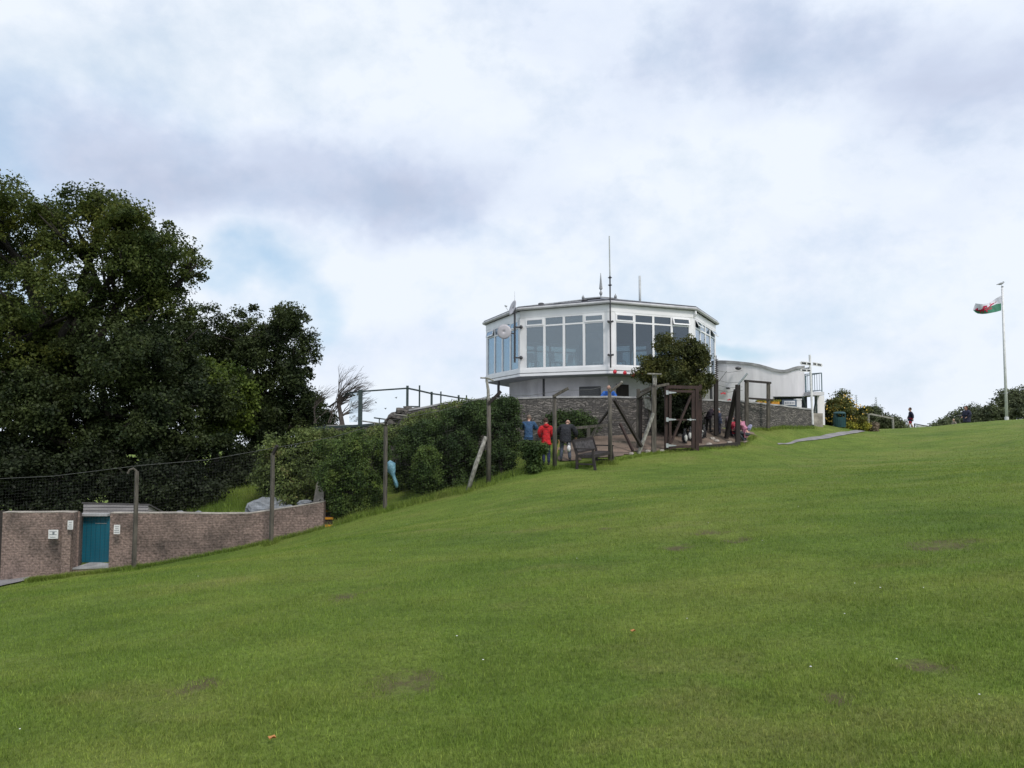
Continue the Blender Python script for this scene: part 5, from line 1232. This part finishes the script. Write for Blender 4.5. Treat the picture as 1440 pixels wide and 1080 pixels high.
DRG = [  # dragon passant facing the hoist, in flag coordinates: list of convex pieces
 [(.44,.50),(.60,.42),(.72,.50),(.70,.66),(.56,.70),(.44,.64)],          # body
 [(.34,.30),(.44,.50),(.46,.62),(.36,.52),(.30,.40)],                    # neck
 [(.22,.30),(.34,.24),(.38,.34),(.32,.42),(.24,.38)],                    # head
 [(.36,.20),(.38,.10),(.41,.22),(.38,.30)],                              # horn
 [(.22,.31),(.16,.24),(.18,.34)],                                        # tongue
 [(.46,.50),(.50,.22),(.60,.30)],[(.50,.22),(.66,.18),(.60,.42)],[(.52,.48),(.60,.28),(.68,.34),(.62,.48)],   # wing
 [(.44,.60),(.34,.66),(.30,.60),(.33,.72),(.46,.68)],                    # raised foreleg
 [(.48,.66),(.53,.68),(.50,.84),(.43,.88),(.46,.80)],[(.60,.66),(.66,.66),(.64,.84),(.57,.88),(.60,.78)],[(.66,.62),(.73,.64),(.76,.84),(.70,.88),(.71,.76)],
 [(.70,.52),(.80,.58),(.86,.48),(.80,.46),(.84,.30),(.91,.42),(.90,.56),(.80,.68),(.70,.62)]]
m = MB()
for side,s_ in ((-.012,1),(.024,-1)):
    for pc in DRG:
        c = (sum(p[0] for p in pc)/len(pc), sum(p[1] for p in pc)/len(pc))
        pts = []
        for i in range(len(pc)):
            a = pc[i]; b_ = pc[(i+1)%len(pc)]
            for k in range(4): pts.append((a[0]+(b_[0]-a[0])*k/4, a[1]+(b_[1]-a[1])*k/4))
        base_ = len(m.v); m.v.append(FS(*c,side)); m.v += [FS(p[0],p[1],side) for p in pts]; n = len(pts)
        m.f += [(base_,base_+1+i,base_+1+(i+1)%n) for i in range(n)]
m.build('dragon', M['flag_red'], fl)
# gull on the pole
gu = FT+Vector((-.08,0,.23))
m = MB(); m.ball(gu,(.19,.07,.07),12,8,rot=Matrix.Rotation(R(18),3,'Y').inverted()); m.ball(gu+Vector((.16,0,.1)),(.05,.045,.045),8,6); m.tube([gu+Vector((.2,0,.1)),gu+Vector((.26,0,.085))],[.015,.004],5)
m.tube([gu+Vector((.1,0,.03)),gu+Vector((.15,0,.09))],.04,8); m.tube([gu+Vector((-.15,0,-.03)),gu+Vector((-.29,0,-.07))],[.04,.01],6); m.tube([gu+Vector((.02,0,-.05)),gu+Vector((.05,0,-.16))],.008,4); m.tube([gu+Vector((.04,.03,-.05)),gu+Vector((.07,.03,-.16))],.008,4)
tag(m.build('gull', M['gull'], smooth=True), 'grey gull perched on top of the flagpole', 'bird')
# leaves on the lawn
for px,py,lab in ((890,898,'orange dead leaf on the lawn below the cafe'),(382,1056,'orange dead leaf near the bottom left of the lawn')):
    c = ray_ground(px,py)+Vector((0,0,.045)); m = MB(); s = .022
    P_ = [c+Vector((x*s,y*s,z*s)) for x,y,z in ((-1,0,.3),(-.3,-.7,0),(.6,-.5,.5),(1,.1,0),(.4,.7,.4),(-.5,.6,.1))]; m.add([c]+P_+[q-Vector((0,0,.004)) for q in [c]+P_],[(0,i+1,(i+1)%6+1) for i in range(6)]+[(7,(i+1)%6+8,i+8) for i in range(6)])
    tag(m.build('dead_leaf', mat('dead_leaf_orange',(.5,.22,.07),.8)), lab, 'leaf', None)

# ------------------------------------------------------------------ people
def skin_mesh(name, chains, material, parent, extra=None, lv=2):
    """chains: list of lists of (Vector, radius); points shared by position; first is the root"""
    verts = []; rad = []; edges = []; key = {}
    for ch in chains:
        prev = None
        for p, r_ in ch:
            k = (round(p.x,4),round(p.y,4),round(p.z,4))
            if k not in key: key[k] = len(verts); verts.append(p); rad.append(r_)
            i = key[k]
            if prev is not None and prev != i: edges.append((prev,i))
            prev = i
    me = bpy.data.meshes.new(name); me.from_pydata([tuple(v) for v in verts], edges, [])
    o = bpy.data.objects.new(name, me); col.objects.link(o)
    sk = o.modifiers.new('s','SKIN'); sk.use_smooth_shade = True; sk.branch_smoothing = .6
    for i, r_ in enumerate(rad):
        rr_ = r_ if hasattr(r_,'__len__') else (r_,r_)
        me.skin_vertices[0].data[i].radius = rr_
    me.skin_vertices[0].data[0].use_root = True
    ss = o.modifiers.new('b','SUBSURF'); ss.levels = lv; ss.render_levels = lv
    dg = bpy.context.evaluated_depsgraph_get(); ev = o.evaluated_get(dg); nm = bpy.data.meshes.new_from_object(ev)
    o.modifiers.clear(); o.data = nm; bpy.data.meshes.remove(me); nm.name = name
    if extra is not None:
        bm = bmesh.new(); bm.from_mesh(nm); n0 = len(bm.verts)
        vs = [bm.verts.new(v) for v in extra.v]
        for f in extra.f:
            try: bm.faces.new([vs[i] for i in f]).smooth = True
            except ValueError: pass
        bm.to_mesh(nm); bm.free()
    nm.materials.clear(); nm.materials.append(material)
    o.parent = parent
    return o
def person(base, h, face, pose, label, top_c, leg_c, hair_c, shoe_c=(.03,.03,.03), coat=.50, bare_legs=False, group=None, hood=False, bald=False, skirt=False, longhair=False, childlike=False, bulk=1.):
    """face = heading in degrees, 0 looks away from the camera (+Y), 90 looks left"""
    root = thing('person', base, label, 'person', group); root.rotation_euler = (0,0,R(face))
    V_ = Vector
    J = dict(pel=V_((0,0,.53)), sp=V_((0,.0,.62)), ch=V_((0,.005,.73)), nk=V_((0,0,.83)), hd=V_((0,.015,.925)),
             sl=V_((-.105,0,.80)), el=V_((-.145,-.01,.655)), wl=V_((-.14,.04,.52)), sr=V_((.105,0,.80)), er=V_((.145,-.01,.655)), wr=V_((.14,.04,.52)),
             hl=V_((-.05,0,.51)), kl=V_((-.055,.01,.29)), al=V_((-.055,-.01,.045)), hr=V_((.05,0,.51)), kr=V_((.055,.01,.29)), ar=V_((.055,-.01,.045)))
    if pose == 'forearms':     # leaning on a rail, forearms forward
        for k,dy,dz in (('sp',.03,0),('ch',.09,-.01),('nk',.13,-.03),('hd',.17,-.04),('sl',.11,-.02),('sr',.11,-.02)): J[k] += V_((0,dy,dz))
        J['el'] = V_((-.17,.14,.66)); J['er'] = V_((.17,.14,.66)); J['wl'] = V_((-.09,.27,.66)); J['wr'] = V_((.09,.27,.66))
    if pose == 'look':
        J['hd'] += V_((.0,.02,-.005)); J['el'] = V_((-.15,-.02,.665)); J['wl'] = V_((-.10,.09,.58)); J['er'] = V_((.14,.0,.66)); J['wr'] = V_((.09,.11,.6))
    if pose == 'bend':
        for k,dy,dz in (('sp',.06,-.01),('ch',.16,-.05),('nk',.235,-.10),('hd',.31,-.13),('sl',.22,-.08),('sr',.22,-.08)): J[k] += V_((0,dy,dz))
        J['el'] = V_((-.2,.25,.58)); J['er'] = V_((.19,.24,.58)); J['wl'] = V_((-.16,.36,.56)); J['wr'] = V_((.17,.34,.5))
        J['hl'] = V_((-.055,0,.51)); J['kl'] = V_((-.075,.02,.29)); J['al'] = V_((-.09,-.01,.045)); J['kr'] = V_((.075,.03,.29)); J['ar'] = V_((.095,.0,.045))
    if pose == 'walk':
        J['kl'] = V_((-.05,.08,.29)); J['al'] = V_((-.05,.1,.05)); J['kr'] = V_((.05,-.02,.29)); J['ar'] = V_((.05,-.14,.07)); J['wl'] = V_((-.14,-.06,.53)); J['el'] = V_((-.14,-.06,.66)); J['wr'] = V_((.14,.09,.54)); J['er'] = V_((.14,.01,.66))
    if pose == 'crouch':
        D_ = V_((0,-.05,-.30))
        for k in ('pel','sp','ch','nk','hd','sl','sr','el','er','wl','wr','hl','hr'): J[k] += D_
        for k,dy in (('sp',.05),('ch',.12),('nk',.18),('hd',.22),('sl',.16),('sr',.16)): J[k] += V_((0,dy,-.02))
        J['kl'] = V_((-.085,.17,.27)); J['kr'] = V_((.085,.17,.25)); J['al'] = V_((-.06,.0,.045)); J['ar'] = V_((.07,.02,.045))
        J['el'] = V_((-.14,.16,.36)); J['er'] = V_((.14,.16,.36)); J['wl'] = V_((-.06,.28,.33)); J['wr'] = V_((.06,.28,.32))
    J = {k: v*h for k,v in J.items()}
    def c_(*a): return [(J[k], r_*h if not hasattr(r_,'__len__') else (r_[0]*h,r_[1]*h)) for k,r_ in a]
    fingers = []
    for w_, e_, sg in (('wl','el',-1),('wr','er',1)):
        d = (J[w_]-J[e_]).normalized(); sd = d.cross(V_((0,0,1)));
        sd = sd.normalized() if sd.length > .1 else V_((0,1,0))
        palm = J[w_]+d*.035*h; fingers.append([(J[w_],.013*h),(palm,(.014*h,.02*h))])
        for q,ln in ((-1.5,.034),(-.5,.042),(.5,.045),(1.5,.038)):
            k1 = palm+d*.022*h+sd*q*.0105*h; fingers.append([(palm,.014*h),(k1,.0052*h),(k1+(d+V_((0,0,-.5))).normalized()*ln*.7*h,.0045*h)])
        th = J[w_]+d*.02*h; fingers.append([(palm,.014*h),(palm+sd*-sg*.02*h+d*.008*h,.0058*h),(palm+sd*-sg*.026*h+d*.028*h,.005*h)])
    body = [c_(('pel',(.075,.058)),('sp',(.068,.05)),('ch',(.075,.055)),('nk',.032),('hd',.03)),
            c_(('ch',(.075,.055)),('sl',.036),('el',.024),('wl',.015)), c_(('ch',(.075,.055)),('sr',.036),('er',.024),('wr',.015)),
            c_(('pel',(.075,.058)),('hl',.052),('kl',.034),('al',.021)), c_(('pel',(.075,.058)),('hr',.052),('kr',.034),('ar',.021))]
    hd = MB(); hc = J['hd']; hs = 1.12 if childlike else 1.
    tilt = (J['hd']-J['nk']).normalized(); pit = math.atan2(tilt.y, max(tilt.z,.01))*.7; rot = Matrix.Rotation(-pit,3,'X')
    hd.ball(hc,(.044*h*hs,.052*h*hs,.064*h*hs),16,12,rot=rot)
    def hp(x,y,z): return hc+rot@Vector((x*h*hs,y*h*hs,z*h*hs))
    hd.ball(hp(0,.052,-.008),(.008*h,.012*h,.013*h),6,5); hd.ball(hp(.045,0,-.004),(.006*h,.01*h,.015*h),6,5); hd.ball(hp(-.045,0,-.004),(.006*h,.01*h,.015*h),6,5); hd.ball(hp(0,.04,-.045),(.02*h,.018*h,.014*h),8,5)
    skin_mesh('body', body+fingers, M['skin'], root, hd)
    e = MB()
    for sx in (-.017,.017): e.ball(hp(sx,.0475,.008),(.006*h,.004*h,.004*h),6,4)
    e.build2 = None
    def loc(mb, nm, mt, sm=True):
        me_ = bpy.data.meshes.new(nm); me_.from_pydata([tuple(v) for v in mb.v],[],mb.f); me_.materials.append(mt)
        if sm: me_.polygons.foreach_set('use_smooth',[True]*len(me_.polygons))
        o_ = bpy.data.objects.new(nm, me_); col.objects.link(o_); o_.parent = root; return o_
    loc(e,'eyes',M['ink']); e = MB(); e.ball(hp(0,.049,-.03),(.014*h,.004*h,.003*h),6,4); loc(e,'mouth',cloth('lip',(.3,.1,.09)))
    # coat
    hem = J['pel'].lerp((J['kl']+J['kr'])/2, (.53-coat)/.25 if pose != 'crouch' else .12)
    cm = cloth('jacket', top_c)
    cw = 1.0 if coat > .45 else 1.05
    q_ = bulk
    jk = [[(J['pel'],(.104*h*q_,.098*h*q_))]+c_(('sp',(.1*q_,.08*q_)),('ch',(.108*q_,.084*q_)),('nk',.05)), [(J['pel'],(.104*h*q_,.098*h*q_)),(hem,(.112*h*cw*q_,.106*h*cw*q_))],
          c_(('ch',(.108*q_,.084*q_)),('sl',.062*q_),('el',.047*q_),('wl',.034)), c_(('ch',(.108*q_,.084*q_)),('sr',.062*q_),('er',.047*q_),('wr',.034))]
    skin_mesh('jacket', jk, cm, root)
    if hood: e = MB(); e.ball((J['nk']+J['sl']*.0)+Vector((0,-.045*h,.0)),(.062*h,.04*h,.045*h),12,8); loc(e,'hood',cm)
    if not bare_legs:
        tr = [c_(('pel',(.05,.05)),('hl',.05),('kl',.043),('al',.033)), c_(('pel',(.05,.05)),('hr',.05),('kr',.043),('ar',.033))]
    else:
        tr = [[(J['pel'],(.08*h,.066*h)),(J['hl'],.062*h),(J['hl'].lerp(J['kl'],.85),.05*h)],[(J['pel'],(.08*h,.066*h)),(J['hr'],.062*h),(J['hr'].lerp(J['kr'],.85),.05*h)]]
    skin_mesh('trousers' if not bare_legs else 'shorts', tr, cloth('trouser', leg_c), root)
    for a in ('al','ar'):
        e = MB(); e.ball(J[a]+Vector((0,.035*h,-.018*h)),(.026*h,.072*h,.026*h),10,6); loc(e,'shoe',cloth('shoe',shoe_c))
    e = MB()
    if bald: e.ball(hp(0,-.012,-.012),(.047*h*hs,.045*h*hs,.04*h*hs),14,8,rot=rot)
    else:
        e.ball(hp(0,-.012,.014),(.05*h*hs,.051*h*hs,.058*h*hs),14,10,.06,rot=rot)
        if longhair: e.ball(hp(0,-.03,-.04),(.046*h*hs,.028*h*hs,.06*h*hs),12,8,.06,rot=rot)
    loc(e,'hair',cloth('hair',hair_c))
    return root, J
def worldJ(root, v, face): return Vector(root.location)+Matrix.Rotation(R(face),3,'Z')@v

person(g(743,657,26.3)+Vector((0,0,.0)),1.72,-6,'forearms','person in a blue jacket leaning forward behind the small dark shrub',(.03,.09,.2),(.03,.035,.06),(.2,.15,.12),coat=.47)
person(g(768,653,25.2),1.68,6,'look','person in a bright red hooded jacket and blue jeans, back turned',(.62,.012,.02),(.025,.035,.1),(.06,.025,.02),coat=.45,hood=True)
bk_, _ = person(g(795,651,25.6),1.75,-14,'bend','person in a black jacket and blue grey jeans bending forward beside the bench',(.012,.014,.022),(.09,.11,.16),(.33,.2,.15),coat=.40,bald=True,bulk=1.24)
m = MB(); a = at(786.5,621,25.05); b_ = g(779.5,652,25.0); m.tube([a+Vector((-.04,0,.06)),a,b_],[.015,.018,.016],6); tag(m.build('walking_stick', mat('yellow_wood',(.42,.28,.1),.6)), 'yellow wooden walking stick by the person in black', 'walking stick')
m = MB(); c = at(800,631,25.3); m.ball(c,(.07,.06,.12),10,8,.25); m.tube([c+Vector((-.05,0,.08)),c+Vector((0,0,.22)),c+Vector((.05,0,.08))],.01,5); tag(m.build('carrier_bag', M['sign'], smooth=True), 'white carrier bag held at the knees of the person in black', 'bag')
person(Vector((at(856,545,30.6).x,30.6,TZ)),1.78,172,'forearms','person in a blue shirt leaning on the terrace wall under the cafe',(.03,.16,.6),(.05,.05,.07),(.3,.25,.22),bald=True)
person(Vector((at(996,600,29.9).x,29.9,gz(at(996,600,29.9).x,29.9))),1.32,-70,'bend','person in dark clothes bending behind the first dark post',(.03,.02,.035),(.03,.028,.03),(.06,.035,.025),childlike=True)
person(Vector((at(1012,604,29.7).x,29.7,gz(at(1012,604,29.7).x,29.7))),1.12,60,'look','small child in navy with a pale collar between the dark posts',(.03,.04,.08),(.02,.02,.04),(.35,.38,.4),childlike=True)
person(g(1026,616,29.9),1.5,-40,'crouch','person with a grey scarf crouching behind the leaning dark prop',(.16,.13,.14),(.03,.035,.06),(.12,.08,.06))
person(g(1033,619,29.6),1.25,25,'crouch','child in a red top crouching just left of the person in pink',(.4,.02,.05),(.03,.03,.06),(.1,.06,.04),childlike=True)
pk, J = person(g(1049,620,29.1),1.66,50,'crouch','person in a pink jacket crouching at the pen fence, facing left',(.55,.22,.33),(.06,.07,.09),(.35,.13,.1),(.5,.4,.4))
c = at(1053.5,602,29.15); m = MB(); m.ball(c,(.085,.12,.17),12,8,.1,rot=Matrix.Rotation(R(30),3,'Y')); pkb = m.build('backpack', cloth('mauve_bag',(.32,.33,.5)), smooth=True); tag(pkb,'lilac backpack on the back of the person in pink','backpack')
person(Vector((at(1281,600,42.5).x,42.5,at(1281,573,42.5).z-1.42)),1.42,72,'walk','boy in a navy top and red shorts walking on the crest',(.015,.018,.05),(.5,.02,.07),(.06,.04,.03),bare_legs=True,childlike=True)
person(Vector((at(1360,598,45.5).x,45.5,at(1360,571,45.5).z-1.68)),1.68,100,'look','person in a long navy coat with auburn hair, far end of the lawn',(.02,.022,.055),(.02,.02,.04),(.14,.04,.025),coat=.36,longhair=True,hood=True,bulk=1.3)
person(Vector((at(1341.5,598,45).x,45,at(1341,589,45).z-.95)),.95,90,'walk','small fair haired child whose head shows over the crest',(.3,.25,.22),(.1,.1,.15),(.5,.38,.28),childlike=True)
# penguins
def penguin_proto():
    root = thing('penguin', (0,0,0), '', 'penguin', 'penguins in the enclosure')
    m = MB(); m.lathe((0,0,.03),[(.05,0),(.095,.06),(.105,.18),(.085,.3),(.05,.38),(.045,.42),(.05,.46),(.035,.51),(.01,.53)],14); m.tube([(0,.04,.48),(0,.12,.465)],[.016,.006],6); m.tube([(0,-.08,.08),(0,-.15,.02)],[.03,.01],6)
    m.build('body', M['penguin_black'], root, smooth=True)
    m = MB(); m.ball((0,.035,.2),(.08,.082,.16),12,10); m.ball((0,.012,.47),(.046,.036,.03),8,6); m.build('belly', M['penguin_white'], root, smooth=True)
    for s in (-1,1):
        m = MB(); m.hexa([(s*.09,-.02,.33),(s*.1,.03,.33),(s*.115,.03,.33),(s*.105,-.02,.33),(s*.13,-.01,.12),(s*.13,.02,.12),(s*.14,.02,.12),(s*.14,-.01,.12)]); m.build('flipper', M['penguin_black'], root)
        m = MB(); m.ball((s*.045,.04,.02),(.03,.055,.018),8,4); m.build('foot', M['ink'], root)
    return root
pp = penguin_proto()
for i,(px,py,d,a,lab) in enumerate(((971,606,28.4,150,'penguin behind the right edge of the timber gate leaf'),(985,611,28.5,165,'penguin just right of the gate post, left of a pair'),(989.5,608,28.9,120,'penguin right of another beside the gate post'),(963,614,28.0,200,'dark backed penguin seen through the lower gate mesh'))):
    o = pp if i == 0 else copy_tree(pp)
    o.location = g(px,py,d)+Vector((0,0,.03)); o.rotation_euler = (0,0,R(a)); o['label'] = lab; o.scale = (1.05,)*3

# ------------------------------------------------------------------ sky, sun, camera
w = bpy.data.worlds.new('World'); sc.world = w; w.use_nodes = True; N = w.node_tree.nodes; L = w.node_tree.links
bg = N['Background']; bg.inputs['Strength'].default_value = .1
SUN_EL, SUN_AZ = R(48), R(150)     # azimuth clockwise from +Y
sky = N.new('ShaderNodeTexSky'); sky.sky_type = 'NISHITA'; sky.sun_disc = False; sky.sun_elevation = SUN_EL; sky.sun_rotation = SUN_AZ
tc = N.new('ShaderNodeTexCoord'); nrmv = N.new('ShaderNodeVectorMath'); nrmv.operation = 'NORMALIZE'; L.new(tc.outputs['Generated'], nrmv.inputs[0])
def noise(scale, det, rough, off, src=None, dist=0):
    mp = N.new('ShaderNodeMapping'); mp.inputs['Location'].default_value = off; mp.inputs['Scale'].default_value = (1,1,1.35); L.new(src or nrmv.outputs[0], mp.inputs['Vector'])
    n = N.new('ShaderNodeTexNoise'); n.inputs['Scale'].default_value = scale; n.inputs['Detail'].default_value = det; n.inputs['Roughness'].default_value = rough; n.inputs['Distortion'].default_value = dist; L.new(mp.outputs[0], n.inputs['Vector']); return n
def mth(op, a, b_=None, c=None, clamp=False):
    m_ = N.new('ShaderNodeMath'); m_.operation = op; m_.use_clamp = clamp
    for i,x in enumerate((a,b_,c)):
        if x is None: continue
        if isinstance(x,(int,float)): m_.inputs[i].default_value = x
        else: L.new(x, m_.inputs[i])
    return m_.outputs[0]
# warped direction so the cloud masses get ragged edges
wn = noise(2.6,5,.6,(3,1,7)); sb = N.new('ShaderNodeVectorMath'); sb.operation = 'SUBTRACT'; sb.inputs[1].default_value = (.5,.5,.5); L.new(wn.outputs['Color'], sb.inputs[0])
sk_ = N.new('ShaderNodeVectorMath'); sk_.operation = 'SCALE'; sk_.inputs['Scale'].default_value = .22; L.new(sb.outputs[0], sk_.inputs[0])
wd = N.new('ShaderNodeVectorMath'); wd.operation = 'ADD'; L.new(nrmv.outputs[0], wd.inputs[0]); L.new(sk_.outputs[0], wd.inputs[1])
def blob(px, py, rx, ry, amt):
    """soft cloud mass round a direction of the sky"""
    d = at(px,py,1.); d.normalize()
    s = N.new('ShaderNodeVectorMath'); s.operation = 'SUBTRACT'; s.inputs[1].default_value = d; L.new(wd.outputs[0], s.inputs[0])
    k = N.new('ShaderNodeVectorMath'); k.operation = 'MULTIPLY'; k.inputs[1].default_value = (F/rx, 1.2, F/ry); L.new(s.outputs[0], k.inputs[0])
    l = N.new('ShaderNodeVectorMath'); l.operation = 'LENGTH'; L.new(k.outputs[0], l.inputs[0])
    mr = N.new('ShaderNodeMapRange'); mr.interpolation_type = 'SMOOTHSTEP'; mr.inputs[1].default_value = 1.25; mr.inputs[2].default_value = .15; mr.inputs[3].default_value = 0; mr.inputs[4].default_value = amt; L.new(l.outputs['Value'], mr.inputs[0]); return mr.outputs[0]
def total(bl):
    t = None
    for b_ in bl: v = blob(*b_); t = v if t is None else mth('ADD', t, v)
    return t
dark = total([(440,275,330,85,.68),(170,205,260,75,.45),(560,320,140,55,.35),(850,30,260,80,.5),(1190,110,330,70,.55),(1400,170,160,90,.35),(640,510,190,70,.35),(1130,300,130,30,.15),(1330,300,140,35,.25),(560,450,110,60,.2),(1080,60,200,60,.3)])
blue = total([(335,365,110,34,.85),(420,410,70,40,.6),(1050,492,75,20,.95),(300,90,200,80,.3),(1000,420,300,60,.3),(20,210,60,120,.5),(440,460,30,60,.4),(120,90,110,60,.25),(930,470,90,40,.2),(1150,450,160,50,.2),(-120,470,150,230,1.)])
n1 = noise(3.2,9,.58,(0,0,0),None,.3); n2 = noise(9,8,.6,(5,2,1))
nn = mth('ADD', mth('MULTIPLY', n1.outputs[0], .75), mth('MULTIPLY', n2.outputs[0], .3))       # about .52
dk = mth('ADD', dark, mth('MULTIPLY_ADD', nn, 1.9, -1.03), None, True)
cr = N.new('ShaderNodeValToRGB'); e = cr.color_ramp.elements; e[0].position = 0; e[0].color = (.765,.82,.895,1); e[1].position = 1; e[1].color = (.47,.525,.665,1)
k = e.new(.3); k.color = (.69,.755,.87,1); k = e.new(.65); k.color = (.555,.62,.765,1); L.new(dk, cr.inputs[0])
sc10 = N.new('ShaderNodeVectorMath'); sc10.operation = 'SCALE'; sc10.inputs['Scale'].default_value = 9.8; L.new(cr.outputs[0], sc10.inputs[0])
# clear gaps show the sky
gap = mth('ADD', blue, mth('MULTIPLY_ADD', n2.outputs[0], 1.4, -.70), None, True)
gapm = mth('MULTIPLY', gap, .8, None, True)
# clearer sky low to the left of the view (reflected by the side windows)
sx = N.new('ShaderNodeSeparateXYZ'); L.new(nrmv.outputs[0], sx.inputs[0])
lf = N.new('ShaderNodeMapRange'); lf.interpolation_type = 'SMOOTHSTEP'; lf.inputs[1].default_value = -.78; lf.inputs[2].default_value = -.97; lf.inputs[4].default_value = .85; L.new(sx.outputs[0], lf.inputs[0])
fac = mth('MAXIMUM', gapm, lf.outputs[0])
skb = N.new('ShaderNodeMix'); skb.data_type = 'RGBA'; skb.inputs['Factor'].default_value = .45; L.new(sky.outputs[0], skb.inputs['A']); skb.inputs['B'].default_value = (4.6,7.0,9.2,1)
mx = N.new('ShaderNodeMix'); mx.data_type = 'RGBA'; L.new(fac, mx.inputs['Factor']); L.new(sc10.outputs[0], mx.inputs['A']); L.new(skb.outputs['Result'], mx.inputs['B'])
L.new(mx.outputs['Result'], bg.inputs['Color'])

sl = bpy.data.lights.new('sun','SUN'); sl.energy = 2.0; sl.angle = R(12); sl.color = (1,.95,.87)
so = bpy.data.objects.new('sun', sl); col.objects.link(so)
dv = Vector((math.sin(SUN_AZ)*math.cos(SUN_EL), math.cos(SUN_AZ)*math.cos(SUN_EL), math.sin(SUN_EL)))
so.rotation_euler = dv.to_track_quat('Z','Y').to_euler()

cam = bpy.data.cameras.new('camera'); co = bpy.data.objects.new('camera', cam); col.objects.link(co)
cam.sensor_fit = 'HORIZONTAL'; cam.sensor_width = 36; cam.lens = 36*F/1440; cam.clip_end = 5000; cam.clip_start = .05
co.location = (0,0,0); co.rotation_euler = (R(90)+PITCH,0,0); sc.camera = co
vs = sc.view_settings; vs.view_transform = 'Standard'; vs.look = 'None'; vs.gamma = 1; vs.exposure = .22; vs.use_curve_mapping = False
